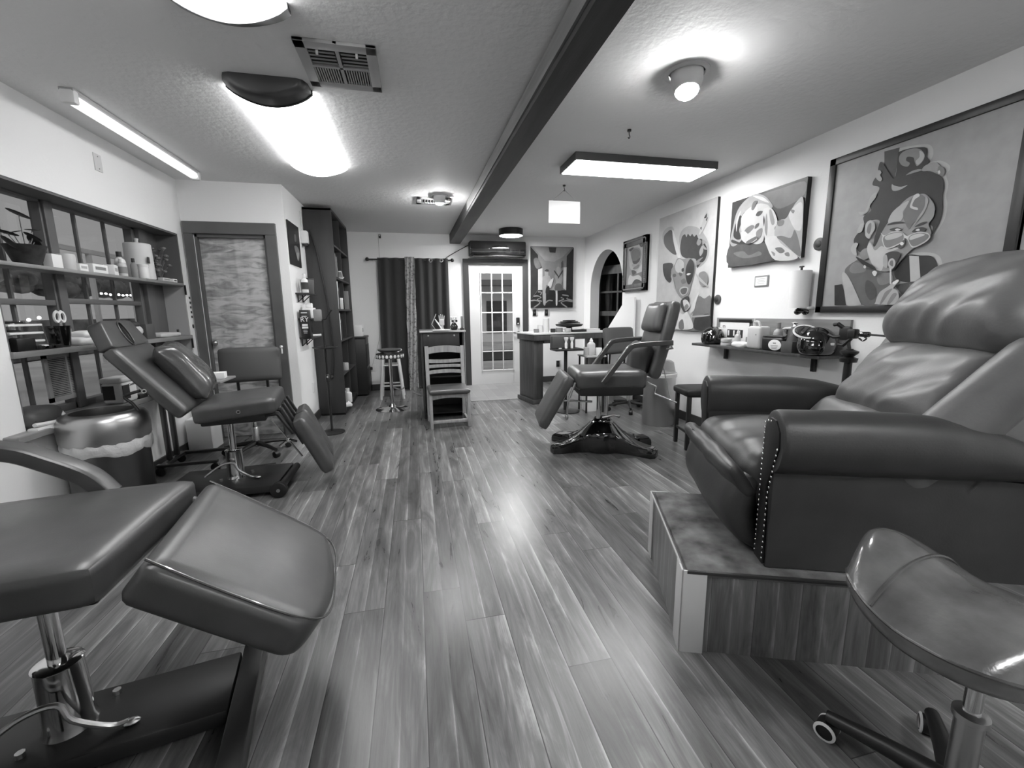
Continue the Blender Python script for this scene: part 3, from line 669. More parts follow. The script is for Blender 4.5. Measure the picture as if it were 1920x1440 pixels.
for k in range(8): B().box((-4.6 + k * 1.3, -.02, 1.1), (.9, .06, 1.4)).build('window', M['dgrey'], bd, 0)
B().box((0, -.4, 2.55), (12, .9, .22)).build('awning', M['grey'], bd, 0)
B().box((0, -6, .0), (12, 3, .06)).build('kerb', M['dark'], bd, 0)

# ================================================================ CEILING FIXTURES
def wrap_light(name, label, y0, y1, xc, wd=.43):
    o = thing(name, label, 'ceiling light', (xc, y0, ZC), 0, 'wrap lights on the ceiling')
    def arc(s, dz=0): return [(-wd / 2 * s + wd * s * k / 14, -.022 - .078 * s * math.sin(PI * k / 14) ** .75 + dz) for k in range(15)]
    L = y1 - y0
    b = B(); P = [(x, z) for x, z in arc(1)]; poly = [(-wd / 2, -.0)] + P + [(wd / 2, 0)]
    b.rings([[(x, .13, z) for x, z in poly], [(x, L - .05, z) for x, z in poly]]); b.build('diffuser', M['lamp'], o, 50)
    b = B(); rs = []
    for s, y in ((.75, .0), (.9, .012), (.98, .05), (1.0, .12)): rs.append([(-wd / 2 * s, y, 0)] + [(x, y, z) for x, z in arc(s)] + [(wd / 2 * s, y, 0)])
    b.rings(rs); b.build('end_cap', M['steelD'], o, 50)
    b = B(); P2 = [(-wd / 2 - .004, 0)] + [(x * 1.02, z * 1.03) for x, z in arc(1)] + [(wd / 2 + .004, 0)]
    b.rings([[(x, .118, z) for x, z in P2], [(x, .134, z) for x, z in P2]]); b.build('end_ring', M['blackP'], o, 50)
    b = B(); b.rings([[(x, L - .055, z) for x, z in P2], [(x, L, z * .8) for x, z in P2]]); b.build('far_cap', M['lamp'], o, 50)
    return o
wrap_light('wrap_light', 'long wrap ceiling light with dark end cap beside the vent', 2.72, 4.17, -.72)
wl = wrap_light('wrap_light', 'wrap ceiling light cut off by the top edge of the photo', .72, 2.17, -.66)
for c in wl.children:   # this one shows a grey far end
    if c.name.startswith('far_cap'): c.data.materials[0] = M['steelD']
o = thing('tube_light', 'slim fluorescent strip light along the left edge of the ceiling', 'strip light', (-1.81, 3.06, ZC))
B().box((0, .73, -.012), (.07, 1.46, .024), .004).build('housing', M['lgrey'], o)
B().box((0, .73, -.048), (.062, 1.38, .05), .018, 3).build('diffuser', M['lampS'], o)
for y in (.02, 1.44): B().box((0, y, -.042), (.075, .045, .075), .012).build('end_cap', M['white'], o)
o = thing('panel_light', 'wide flat rectangular ceiling panel light right of the beam', 'panel light', (1.965, 3.635, ZC))
b = B(); b.box((0, -.185, -.03), (1.3, .012, .06)); b.box((0, .185, -.03), (1.3, .012, .06)); b.box((-.644, 0, -.03), (.012, .37, .06)); b.box((.644, 0, -.03), (.012, .37, .06)); b.build('frame', M['steelD'], o, 0)
B().box((0, 0, -.041), (1.276, .358, .046), .008).build('diffuser', M['lampP'], o, 0)
def can_light(label, x, y, tx, ty, r=.09, drop=.11, bm_='bulb'):
    o = thing('can_light', label, 'ceiling light', (x, y, ZC))
    b = B(); b.lathe([(r * 1.3, 0), (r * 1.3, -.006), (r * 1.05, -.012), (r, -.004), (r, 0)]); b.build('trim_ring', M['whiteM'], o)
    Q = RX(tx) @ RY(ty)
    b = B(); b.lathe([(r * .93, .0), (r * .9, -drop * .5), (r * .72, -drop * .96), (r * .66, -drop), (r * .6, -drop * .9)], cap=False, Mx=Q); b.build('shade', M['white'], o)
    b = B(); b.lathe([(r * .62, -drop * .93), (r * .60, -drop * 1.08), (r * .45, -drop * 1.2), (0, -drop * 1.26)], Mx=Q, cap=True); b.build('bulb', M[bm_], o)
can_light('tilted white eyeball spotlight on the ceiling right of the beam', 1.485, 2.255, -14, 6)
can_light('small round lit bulb in the ceiling beside the little vent', .33, 4.95, 8, 0, .07, .075, 'bulb2')
o = thing('drum_light', 'round black drum ceiling light above the glazed front door', 'ceiling light', (1.515, 6.7, ZC))
B().lathe([(.186, 0), (.186, -.095), (.18, -.1), (.176, -.09), (.176, 0)]).build('drum_shade', M['blackP'], o)
B().lathe([(.175, -.085), (.15, -.1), (0, -.108)]).build('diffuser', M['lampD'], o)
def vent(name, label, x0, x1, y0, y1, quad):
    o = thing(name, label, 'vent', ((x0 + x1) / 2, (y0 + y1) / 2, ZC)); W, H = x1 - x0, y1 - y0
    b = B()
    for sx in (-1, 1): b.box((sx * (W / 2 - .025), 0, -.008), (.05, H, .016), .003)
    for sy in (-1, 1): b.box((0, sy * (H / 2 - .03), -.008), (W, .06, .016), .003)
    if quad: b.box((0, 0, -.008), (W, .016, .014)); b.box((0, 0, -.008), (.016, H, .014))
    b.build('frame', M['lgrey'], o)
    B().box((0, 0, -.001), (W - .06, H - .08, .002)).build('backing', M['vdark'], o, 0)
    w2, h2 = (W - .1) / 2, (H - .12) / 2
    if quad:
        for sx in (-1, 1):
            for k in range(5): B().box((sx * (w2 / 2 + .008), -.02 - h2 * (k + .3) / 5, -.009), (w2 - .012, .014, .002), Mx=Matrix()).build('slat', M['grey'], o, 0)
            for k in range(11): B().box((sx * (.014 + w2 * (k + .5) / 11), .008 + h2 / 2, -.009), (.006, h2 - .012, .008)).build('slat', M['lgrey'], o, 0)
        for sx in (-1, 1): B().cyl((sx * .09, -.14, -.008), (sx * .09, -.14, -.03), .006).build('damper_lever', M['white'], o)
    else:
        for k in range(9): B().box((-W / 2 + .06 + (W - .12) * k / 8, 0, -.009), (.006, H - .1, .01)).build('slat', M['lgrey'], o, 0)
vent('ceiling_vent', 'large square ceiling vent grille between the wrap lights', -.485, -.115, 2.34, 2.76, True)
vent('ceiling_vent', 'small ceiling vent behind the round bulb', .09, .46, 5.02, 5.3, False)
def hook(label, x, y):
    o = thing('ceiling_hook', label, 'hook', (x, y, ZC))
    b = B(); b.cyl((0, 0, 0), (0, 0, -.012), .014).tube([(0, 0, -.01), (0, 0, -.03), (.006, 0, -.045), (0, 0, -.058), (-.008, 0, -.05)], .003, 6, 3); b.build('hook', M['blackM'], o)
hook('bare dark hook in the ceiling in front of the panel light', 1.537, 2.987)
hook('dark ceiling hook holding the hanging white sign', 1.537, 4.337)
o = thing('hanging_sign', 'blank white sign hanging on strings from a ceiling hook', 'sign', (1.54, 4.337, 2.24))
B().box((0, 0, 0), (.335, .012, .215), .002).build('board', M['paper'], o, 0)
B().tube([(-.13, 0, .107), (0, 0, .215), (.13, 0, .107)], .0025, 6).build('string', M['lgrey'], o)
o = dup(bpy.data.objects['panel_light'], (1.5, -.75, ZC), 0, 'flat fill panel added on the ceiling behind the photographer, unseen')  # unseen panel, added to fill the room with light
for c in o.children:
    if c.name.startswith('diffuser'): c.data = c.data.copy(); c.data.materials[0] = M['lampFill']
sd_ = bpy.data.lights.new('outdoor_fill_sun', 'SUN'); sd_.energy = .9; sd_.angle = .6  # added fill sun that brightens the outdoor surfaces, not the room
so_ = bpy.data.objects.new('outdoor_fill_sun', sd_); COL.objects.link(so_); so_.rotation_euler = Vector((-.5, .6, -.62)).to_track_quat('-Z', 'Y').to_euler()
# ================================================================ PICTURES
def artmats(gs):
    return [mat('paint_%d' % g, g, .42, var=5, vscale=14, spec=.35) for g in gs]
def picture_mesh(key, plane, rect=None, off=.0005):
    """plane 0: on the right/left wall (y,z), plane 1: on the back wall (x,z); layered flat paint shapes, one mesh"""
    polys = ART[key]; gs = sorted(set(g for g, _, _ in polys)); ms = artmats(gs)
    bm = bmesh.new()
    for i, (g, sm, q) in enumerate(polys):
        P = [Vector((q[k] / 1000, q[k + 1] / 1000, 0)) for k in range(0, len(q), 2)]
        if i == 0 and rect: P = [Vector((rect[a], rect[c], 0)) for a, c in ((0, 2), (1, 2), (1, 3), (0, 3))]
        if sm: P = crom(P, 4, True)
        tris = geometry.tessellate_polygon([P])
        vs = [bm.verts.new((p.x, p.y, i * off)) for p in P]
        for t in tris:
            try: f = bm.faces.new([vs[j] for j in t]); f.material_index = gs.index(g)
            except ValueError: pass
    return bm, ms
def picture(key, wallpos, side, rect, name, label, frame=None, depth=.03, fw=.04, canvas=True, edge='vdark'):
    """side: 'R' wall facing -x, 'B' back wall facing -y, 'P' partition facing +x"""
    u0, u1, z0, z1 = rect
    o = thing(name, label, 'painting', {'R': (wallpos, (u0 + u1) / 2, z0), 'B': ((u0 + u1) / 2, wallpos, z0), 'P': (wallpos, (u0 + u1) / 2, z0)}[side], 0, 'pictures on the walls')
    bm, ms = picture_mesh(key, 0, rect)
    s = -1 if side == 'R' else 1
    if side == 'R': Q = Matrix(((0, 0, -1, -depth), (1, 0, 0, -(u0 + u1) / 2), (0, 1, 0, -z0), (0, 0, 0, 1)))
    elif side == 'P': Q = Matrix(((0, 0, 1, depth), (1, 0, 0, -(u0 + u1) / 2), (0, 1, 0, -z0), (0, 0, 0, 1)))
    else: Q = Matrix(((1, 0, 0, -(u0 + u1) / 2), (0, 0, -1, -depth), (0, 1, 0, -z0), (0, 0, 0, 1)))
    bm.transform(Q); want = {'R': Vector((-1, 0, 0)), 'P': Vector((1, 0, 0)), 'B': Vector((0, -1, 0))}[side]
    for f in bm.faces:
        f.normal_update()
        if f.normal.dot(want) < 0: f.normal_flip()
    me = bpy.data.meshes.new('picture'); bm.to_mesh(me); bm.free()
    for m in ms: me.materials.append(m)
    p = bpy.data.objects.new('painted_canvas' if canvas else 'picture', me); COL.objects.link(p); p.parent = o
    H, W = z1 - z0, u1 - u0
    def bx(b, u, z, du, dz, t, d0=0):
        if side == 'B': b.box((u, -d0 - t / 2, z), (du, t, dz), .002)
        else: b.box(((-1 if side == 'R' else 1) * (d0 + t / 2), u, z), (t, du, dz), .002)
    b = B(); bx(b, 0, H / 2, W, H, depth - .001); b.build('stretcher' if canvas else 'backing', M[edge], o, 0)
    if frame:
        b = B(); d = depth + .012
        bx(b, -W / 2 + fw / 2, H / 2, fw, H, d); bx(b, W / 2 - fw / 2, H / 2, fw, H, d); bx(b, 0, fw / 2, W, fw, d); bx(b, 0, H - fw / 2, W, fw, d)
        b.build('frame', M[frame], o)
    return o
pt = picture('portrait', XR - .002, 'R', (1.60, 2.665, 1.215, 2.28), 'framed_painting', 'huge black framed portrait of a woman lowering her glasses above the recliner', 'blackP', .025, .045, False)
picture('sleeper', XR - .002, 'R', (2.835, 3.625, 1.636, 2.222), 'canvas_painting', 'unframed canvas of a reclining person with hands on their face', None, .04)
picture('plume', XR - .002, 'R', (3.84, 4.865, 1.02, 2.33), 'canvas_painting', 'tall pale canvas of a masked face with dark plumes behind the chair headrest', None, .03)
rs = picture('rose', XR - .002, 'R', (5.125, 5.76, 1.505, 2.2), 'framed_painting', 'rose painting in a wide ornate dark frame beside the arch', 'woodD', .03, .095, False)
b = B()
for k in range(26):
    u = -.27 + .54 * k / 25
    for z in (.03, .665): b.sphere((-.045, u, z), .012, (.6, 1, 1), 8)
for k in range(26):
    z = .05 + .6 * k / 25
    for u in (-.29, .29): b.sphere((-.045, u, z), .012, (.6, 1, 1), 8)
b.build('carved_edge', M['woodM'], rs)
picture('hall', YB - .002, 'B', (1.975, 2.742, 1.312, 2.338), 'canvas_painting', 'canvas of two figures in a corridor beside the glazed front door', None, .03)
picture('poster', -1.2015, 'P', (4.845, 5.275, 1.757, 2.186), 'canvas_painting', 'small dark canvas with a thin pale figure on the side wall', None, .014)

# ================================================================ TATTOO CHAIRS
def pad(b, size, Mx, r=.03, puff=.012, n=12, wr=0, seed=0): return b.cushion(size, r, Mx, puff, n, wr, (7, 7, 7), 0, seed)
def chair_base(o, ang, plate, colpos, zc=.29, rod=None):
    Q = T(*colpos, 0) @ RZ(ang)
    x0, x1, y0, y1 = plate
    B(Q).box(((x0 + x1) / 2, (y0 + y1) / 2, .055), (x1 - x0, y1 - y0, .05), .006).build('base_plate', M['blackM'], o)
    b = B(Q); b.lathe([(.062, .08), (.056, .1), (.053, zc - .01), (.056, zc - .004), (.05, zc), (.02, zc)]); b.build('column_sleeve', M['chrome'], o)
    b = B(Q); b.lathe([(.021, zc - .01), (.021, .52), (.0, .52)]); b.build('piston', M['chrome'], o)
    b = B(Q); b.box((0, 0, .53), (.2, .16, .05), .008); b.build('seat_bracket', M['blackM'], o)
    b = B(Q); b.tube([(-.16, -.10, .13), (-.06, -.085, .20), (.02, -.08, .21), (.05, -.09, .16), (.12, -.08, .10), (.16, -.075, .095)], .008, 8, 4).sphere((.165, -.075, .09), .014, (1.6, 1, .7), 10); b.build('foot_pedal', M['steel'], o)
    for dx, dy in ((-.075, -.07), (.08, .075)): B(Q).cyl((dx, dy, .078), (dx, dy, .094), .011, n=8).build('bolt', M['steel'], o)
# ---- left chair, reclined, with a face hole and two leg pads
A = thing('tattoo_chair', 'reclined black treatment chair with a face hole, in front of the left window', 'tattoo chair', (-1.33, 3.36, 0), 10, 'tattoo chairs')
chair_base(A, -9.5, (-.40, .33, -.25, .22), (.0, 0))
Q = RZ(-9.5)
B(Q).tube([(.355, -.25, .055), (.355, .21, .055)], .026, 12).build('roller_bar', M['blackM'], A)
for y in (-.275, .225):
    wv = B(Q).cyl((.355, y - .022, .055), (.355, y + .022, .055), .055, n=24, bev=.008).build('wheel', M['blackP'], A)
    B(Q).cyl((.355, y - .026 * (1 if y < 0 else -1), .055), (.355, y, .055), .012).build('hub_cap', M['steel'], wv)
a0, b0 = -.146, -.30
b = B(); b.cushion((.49, .58, .115), .034, T(.095, -.01, .625) @ RY(-4), .01, 14, .002, (5, 5, 5), 0, 2); b.build('seat', M['leather'], A)
B().box((.07, 0, .55), (.38, .46, .05), .01).build('seat_frame', M['blackM'], A)
B().box((.0, 0, .53), (.24, .2, .05), .01).build('pump_plate', M['blackM'], A)
up = Vector((-.32, 0, .423)).normalized(); nn = Vector((up.z, 0, -up.x))
Mb = Matrix((Vector((0, 1, 0)), up, nn)).transposed().to_4x4(); Mb.translation = (-.158, -.01, .652)
b = B(); b.cushion((.58, .545, .085), .03, Mb @ T(0, .265, -.0425), .008, 16, .002, (5, 5, 5), 0, 4); b.build('backrest', M['leather'], A)
b = B()
for y in (.40, .455): b.tube([(-.2, y, .002), (.2, y, .002)], .006, 6)
b.build('back_seam', M['leather'], A)
A.children[-1].matrix_local = Mb
hp = Mb @ T(0, .525, -.0425) @ RX(13)
def trap(w0, w1, h, n=64):
    out = []
    for k in range(n):
        a = 2 * PI * k / n; c, s_ = math.cos(a), math.sin(a); e = .22
        x = math.copysign(abs(c) ** e, c); y = math.copysign(abs(s_) ** e, s_)
        w = w0 + (w1 - w0) * (y + 1) / 2
        out.append((x * w / 2, y * h / 2 + h / 2))
    return out
hole = [(.045 * math.cos(2 * PI * k / 64), .088 + .078 * math.sin(2 * PI * k / 64)) for k in range(64)]
b = B(); b.add(ringslab(trap(.575, .43, .185), hole, .08, T(0, 0, -.038), .012), hp); hd = b.build('headrest', M['leather'], A, 50)
b = B(); b.add(ringslab([(x * 1.15, .088 + (y - .088) * 1.08) for x, y in hole], [(x * .93, .088 + (y - .088) * .95) for x, y in hole], .012, T(0, 0, .037), .004), hp); b.build('face_hole_rim', M['leatherS'], hd)
for (x, z) in ((-.36, .80), (.115, .62)):
    b = B(); b.cyl((x, -.297, z), (x, -.304, z), .013, n=16); e = b.build('eyelet', M['chrome'], A); B().cyl((x, -.303, z), (x, -.3065, z), .007, n=12).build('eyelet_hole', M['vdark'], e)
b = B(); b.tube([(-.39, -.27, .80), (-.47, -.27, .77), (-.435, -.27, .72), (-.40, -.27, .64)], .009, 8, 4).build('recline_handle', M['blackM'], A)
ld = Vector((.176, 0, -.394)).normalized(); ln = Vector((.394, 0, .176)).normalized()
for k, yc in enumerate((-.165, .15)):
    Ml = Matrix((Vector((0, 1, 0)), -ld, ln)).transposed().to_4x4(); Ml.translation = (.455, yc, .515)
    b = B(); b.cushion((.27, .45, .085), .028, Ml @ T(0, -.215, 0), .010, 12, .002, (5, 5, 5), 0, k); lp = b.build('leg_pad', M['leather'], A)
    for sx in (-.08, .08): B(Ml).box((sx, -.02, -.05), (.03, .3, .02), .004).build('pad_strut', M['blackM'], lp)
for y in (-.235, -.09): B().tube([(.26, y, .57), (.335, y, .57), (.42, y, .42)], .016, 8).build('strut', M['blackM'], A)
b = B(); b.tube([(.29, -.24, .54), (.46, -.22, .24)], .006, 8).sphere((.385, -.23, .37), .018, n=8); b.build('brace_rod', M['chrome'], A)
B().tube([(.33, -.26, .34), (.385, -.24, .375), (.43, -.2, .35)], .009, 8, 3).build('lever', M['chrome'], A)
pl = B(); pl.cushion((.36, .46, .14), .065, Mb @ T(.09, .225, .075) @ RX(4) @ RZ(6), .03, 22, .02, (6, 6, 2), .75, 3)
cu = tag(pl.build('cushion', M['leatherS']), 'black leather cushion leaning on the reclined chair by the window', 'cushion', 'leather cushions'); cu.matrix_world = T(-1.33, 3.36, 0) @ RZ(10)
# ---- foreground chair
D = thing('tattoo_chair', 'black treatment chair in the left foreground with its leg rest dropped', 'tattoo chair', (-1.035, 1.325, 0), 8, 'tattoo chairs')
chair_base(D, 2.5, (-.5, .41, -.135, .115), (0, 0))
Q = RZ(2.5)
B(Q).box((.447, -.085, .05), (.065, .56, .06), .006).build('end_bar', M['blackM'], D)
b = B(Q); b.cyl((.42, -.39, .05), (.475, -.39, .05), .05, n=20, bev=.006).build('wheel', M['blackP'], D)
B(Q).tube([(.40, .15, .09), (.455, .20, .135)], .013, 8).build('wheel_lever', M['blackP'], D)
ax, by = .255, -.233
b = B(); b.cushion((.62, .585, .115), .032, T(-.055, .058, .612), .014, 16, .003, (5, 5, 5), 0, 4, fn=lambda p, fx, fy: Vector((p.x + (.03 * (fy * .9) if p.x > .2 else 0), p.y, p.z))); b.build('seat', M['leather'], D)
B().box((-.05, .05, .55), (.5, .46, .03), .008).build('seat_frame', M['blackM'], D)
ld = Vector((.41, 0, -.32)).normalized(); ln = Vector((.32, 0, .41)).normalized()
Ml = Matrix((Vector((0, 1, 0)), -ld, ln)).transposed().to_4x4(); Ml.translation = (.325, .055, .655)
def legfn(p, fx, fy):
    k = max(0, -fy - .55) / .45       # far end rounder
    return Vector((p.x * (1 - .16 * k * k), p.y + .05 * k * fx * fx, p.z))
b = B(); b.cushion((.59, .53, .125), .035, Ml @ T(0, -.265, -.062), .012, 20, .002, (5, 5, 5), 0, 9, fn=legfn); lg = b.build('leg_rest', M['leather'], D)
b = B(Ml)
pth = [(-.27, -.0, -.003), (-.28, -.2, -.003), (-.27, -.42, -.003), (-.2, -.505, -.003), (0, -.52, -.003), (.2, -.505, -.003), (.27, -.42, -.003), (.28, -.2, -.003), (.27, 0, -.003)]
b.tube(pth, .0035, 6, 5).build('piping', M['leatherS'], lg)
B().tube([(.27, .3, .6), (.31, .3, .58)], .014, 8).build('hinge', M['greyM'], D)
up2 = Vector((-.85, 0, .5)).normalized()
Mr = Matrix((Vector((0, 1, 0)), up2, Vector((.5, 0, .85)).normalized())).transposed().to_4x4(); Mr.translation = (-.40, .058, .63)
pad(B(), (.585, .72, .11), Mr @ T(0, .36, -.03), .03, .012).build('backrest', M['leather'], D)
def armrest(y, s=1):
    return [(.02, y, .64), (-.03, y, .712), (-.12, y, .775), (-.215, y, .825), (-.35, y, .84), (-.52, y, .83)]
for y, nm in ((.36, 'armrest'), (-.27, 'armrest')):
    if y < 0: pts = [(-.12, y, .56), (-.16, y, .585), (-.26, y, .61), (-.45, y, .62)]
    else: pts = armrest(y)
    b = B(); b.tube(pts, .034, 14, 5, sq=(1.15, .78)); b.build(nm, M['leather'], D)
b = thing('round_stool', 'black round stool seat edge cut off by the lower left corner', 'stool', (-1.08, .84, 0), 0, None)
B().lathe([(.0, .5), (.14, .5), (.165, .52), (.172, .55), (.16, .58), (.12, .592), (0, .597)]).build('seat', M['leather'], b)
B().lathe([(.02, .1), (.02, .5)]).build('column', M['chrome'], b)
for k in range(5):
    a = k * 72; B(RZ(a)).box((.12, 0, .085), (.24, .035, .03), .008).build('leg', M['blackM'], b)
    B(RZ(a)).cyl((.22, -.015, .032), (.22, .015, .032), .032).build('caster', M['blackP'], b)
# ---- right chair on a cast base
G = thing('tattoo_chair', 'upright black tattoo chair with armrests on a glossy cast base', 'tattoo chair', (1.63, 3.52, 0), 169, 'tattoo chairs')
# base: four feet joined by swept concave webs (world-aligned feet turned into the chair frame)
Qb = RZ(-169)
feet = [(-.47, -.01), (.325, -.355), (.47, .01), (-.325, .355)]
def base_mesh():
    angs = [math.atan2(y, x) for x, y in feet]; rad = [math.hypot(x, y) + .02 for x, y in feet]
    n = 96; t = bmesh.new(); rows = []
    order = sorted(range(4), key=lambda i: angs[i])
    def Rf(th):
        best = 0; v = .19
        for i in range(4):
            d = abs((th - angs[i] + PI) % (2 * PI) - PI)
            w_ = .072 / max(math.sin(min(d, PI / 2)), 1e-3); r = min(rad[i], w_) if d < PI / 2 else 0
            cap = rad[i] * (1 - .0 * d)
            v = max(v, min(r, cap))
        # straight-ish web between neighbouring feet on the two long sides
        for k in range(4):
            i, j = order[k], order[(k + 1) % 4]
            di = (th - angs[i]) % (2 * PI); span = (angs[j] - angs[i]) % (2 * PI)
            if di < span:
                p, q = Vector(feet[i]), Vector(feet[j]); e = q - p; d_ = Vector((math.cos(th), math.sin(th)))
                den = d_.x * e.y - d_.y * e.x
                if abs(den) > 1e-6:
                    r = (p.x * e.y - p.y * e.x) / den
                    f = di / span; v = max(v, r * (1 - .30 * math.sin(PI * f) ** .8))
        return v
    for z_, sc in ((.0, 1), (.035, 1.0)): rows.append([t.verts.new((Rf(2 * PI * k / n) * sc * math.cos(2 * PI * k / n), Rf(2 * PI * k / n) * sc * math.sin(2 * PI * k / n), z_ + (0.012 * (1 - Rf(2 * PI * k / n) / .47)) * (z_ == 0))) for k in range(n)])
    for u in (.985, .93, .8, .65, .5, .38, .28, .2, .14):
        row = []
        for k in range(n):
            th = 2 * PI * k / n; r = .09 + (Rf(th) - .09) * (u - .14) / .86; z_ = .05 + .025 * min(1, (1 - u) * 14) + .19 * math.exp(-((r - .09) / .13) ** 1.3)
            row.append(t.verts.new((r * math.cos(th), r * math.sin(th), z_)))
        rows.append(row)
    for a_, b_ in zip(rows, rows[1:]):
        for k in range(n): t.faces.new((a_[k], a_[(k + 1) % n], b_[(k + 1) % n], b_[k]))
    t.faces.new(rows[-1]); t.faces.new(rows[0][::-1]); bmesh.ops.recalc_face_normals(t, faces=t.faces); return t
B(Qb).add(base_mesh()).build('cast_base', M['blackG'], G, 50)
b = B(Qb); b.lathe([(.09, .2), (.085, .27), (.07, .29), (0, .29)]); b.build('pump_housing', M['blackG'], G)
for x in (.03, -.045): B(Qb).cyl((x, -.02, .27), (x, -.02, .57), .016 if x > 0 else .022).build('column', M['chrome'], G)
B(Qb).tube([(-.02, -.05, .3), (.06, -.1, .33), (.1, -.11, .32)], .009, 8).sphere((.105, -.11, .32), .016, n=10).build('pump_lever', M['steel'], G)
B().box((0, .05, .575), (.42, .4, .05), .01).build('seat_frame', M['blackM'], G)
b = B(); b.cushion((.60, .52, .165), .05, T(-.005, .04, .672), .012, 14, .002, (5, 5, 5), 0, 2); b.build('seat', M['leather'], G)
b = B(); b.cushion((.54, .515, .10), .02, T(-.005, .04, .59), 0, 6); b.build('seat_skirt', M['leatherD'], G)
ub = Vector((-.165, 0, .63)).normalized(); nb = Vector((.63, 0, .165)).normalized()
Mk = Matrix((Vector((0, 1, 0)), ub, nb)).transposed().to_4x4(); Mk.translation = (-.345, .04, .69)
def bfn(p, fx, fy): return Vector((p.x * (1 - .10 * max(0, fy) ** 2), p.y, p.z + .02 * (abs(fx) ** 3) * (p.z > 0)))
b = B(); b.cushion((.50, .66, .085), .038, Mk @ T(0, .325, -.03), .006, 16, .0, (5, 5, 5), 0, 2, fn=bfn); bk = b.build('backrest', M['leather'], G)
b = B(); b.cushion((.36, .25, .085), .04, Mk @ T(0, .50, .045), .01, 12, .002, (6, 6, 6), 0, 1, fn=lambda p, fx, fy: Vector((p.x * (1 - .08 * fy), p.y, p.z))); b.build('headrest', M['leather'], G)
b = B(); b.cushion((.40, .30, .11), .05, Mk @ T(.0, .13, .075) @ RX(6), .02, 16, .014, (7, 7, 2), .7, 5)
cc = tag(b.build('cushion', M['leatherR']), 'dark shiny cushion on the seat of the upright tattoo chair', 'cushion', 'leather cushions'); cc.matrix_world = T(1.63, 3.52, 0) @ RZ(169)
for y, dz in ((.335, 0), (-.245, .0)):
    b = B(); b.tube([(.085, y, .665), (-.06, y, .86), (-.125, y, .945), (-.17, y, .968), (-.30, y, .98), (-.475, y, .985)], .021, 12, 4, sq=(1.25, 1.0)); ar = b.build('armrest', M['leatherS'], G)
    B().tube([(-.46, y, .97), (-.48, y, .94), (-.45, y * .85, .93)], .009, 8).build('armrest_bracket', M['steel'], ar)
lv = Vector((.235, 0, -.42)).normalized(); lnv = Vector((.42, 0, .235)).normalized()
Ml = Matrix((Vector((0, 1, 0)), -lv, lnv)).transposed().to_4x4(); Ml.translation = (.325, .04, .70)
b = B(); b.cushion((.50, .50, .085), .03, Ml @ T(0, -.25, .01), .008, 12, .003, (8, 8, 8), 0, 6); b.build('leg_rest', M['leather'], G)
b = B(); b.tube([(.3, .27, .66), (.36, .28, .5), (.37, .28, .38)], .01, 8, 3).sphere((.37, .28, .37), .014, (1, 1, 1.8), 8); b.build('release_lever', M['steel'], G)
b = B(); b.tube([(.14, .2, .48), (.47, .15, .49)], .009, 8).build('support_bar', M['chrome'], G)
b = B(); b.tube([(-.3, .29, .66), (-.37, .3, .62), (-.36, .3, .56), (-.55, .3, .48)], .007, 8).tube([(-.43, .29, .78), (-.5, .3, .5)], .004, 6); b.build('recline_rod', M['chrome'], G)
# ================================================================ PLATFORM + RECLINER
RZP = -21.4
P = thing('platform', 'wood-clad raised platform with a carpeted top under the recliner', 'platform', (.9, 1.23, 0), RZP)
PH = .328
B().box((.475, .345, PH / 2 - .006), (.93, .67, PH - .012)).build('plank_front', M['plat'], P, 0)
B().box((.004, .345, PH / 2 - .006), (.008, .66, PH - .012)).build('plank_side', M['platy'], P, 0)
b = B(); b.cushion((.925, .685, .03), .012, T(.475, .345, PH - .012), 0, 24, .002, (14, 14, 1), 0, 1); b.build('carpet_top', M['carpet'], P)
def corner(x, y, sx, sy):
    b = B(); b.box((x + sx * .04, y, PH / 2), (.086, .006, PH), .001); b.box((x, y + sy * .04, PH / 2), (.006, .086, PH), .001)
    b.build('corner_trim', M['cream'], P)
corner(-.004, .0, 1, 1); corner(-.004, .69, 1, -1); corner(.945, .0, -1, 1)
B().box((.475, .002, PH - .006), (.93, .012, .012), .002).build('edge_strip', M['dark'], P)
B().box((-.003, .345, PH - .003), (.006, .6, .01), .002).build('edge_strip', M['lgrey'], P)

K = thing('recliner', 'large black leather recliner with studded arms on the wooden platform', 'recliner', (1.187, 1.17, PH + .003), RZP)
def arm(y0, near):
    s = 1 if near else -1
    def sec(x, k, dx=0):   # panel below the roll
        pts = [(0, .004), (0, .37), (.085, .40), (.085, .004)]
        return [(x, y0 + s * y, z * k) for y, z in pts]
    b = B(); b.rings([sec(.0, 1), sec(.35, 1), sec(.6, .99), sec(.78, .95), sec(1.0, .82)]); pn = b.build('arm_panel', M['leatherR'], K)
    prof = [(-.01, .36), (-.045, .39), (-.066, .44), (-.066, .495), (-.045, .545), (-.008, .572), (.035, .576), (.072, .556), (.092, .515), (.094, .46), (.085, .40), (.07, .36)]
    prof = [(v.x, v.y) for v in crom([Vector((a, c, 0)) for a, c in prof], 3)]
    def ring(x, k, kz): return [(x, y0 + s * (.014 + (y - .014) * k), .37 + (z - .37) * kz * (1 if z > .37 else k)) for y, z in prof]
    b = B(); b.rings([ring(-.006, .88, .93), ring(.0, .97, .985), ring(.012, 1, 1), ring(.2, 1.0, 1.0), ring(.4, 1.0, .98), ring(.52, 1, .92), ring(.62, .98, .80), ring(.72, .93, .60), ring(.80, .85, .36), ring(.86, .7, .12)])
    b.build('arm_pad', M['leatherR'], K)
    b = B(); pts = [(.008, .01), (.03 if near else .008, .30), (-.012, .40), (-.04, .455), (-.034, .51), (-.002, .545), (.035, .548), (.066, .525), (.076, .47), (.076, .3), (.076, .01)]
    b.prism([(y0 + s * y, z) for y, z in (pts if s > 0 else pts[::-1])], .012, Matrix(((0, 0, -1, .0), (1, 0, 0, 0), (0, 1, 0, 0), (0, 0, 0, 1))), .003); b.build('front_panel', M['leatherD'], pn)
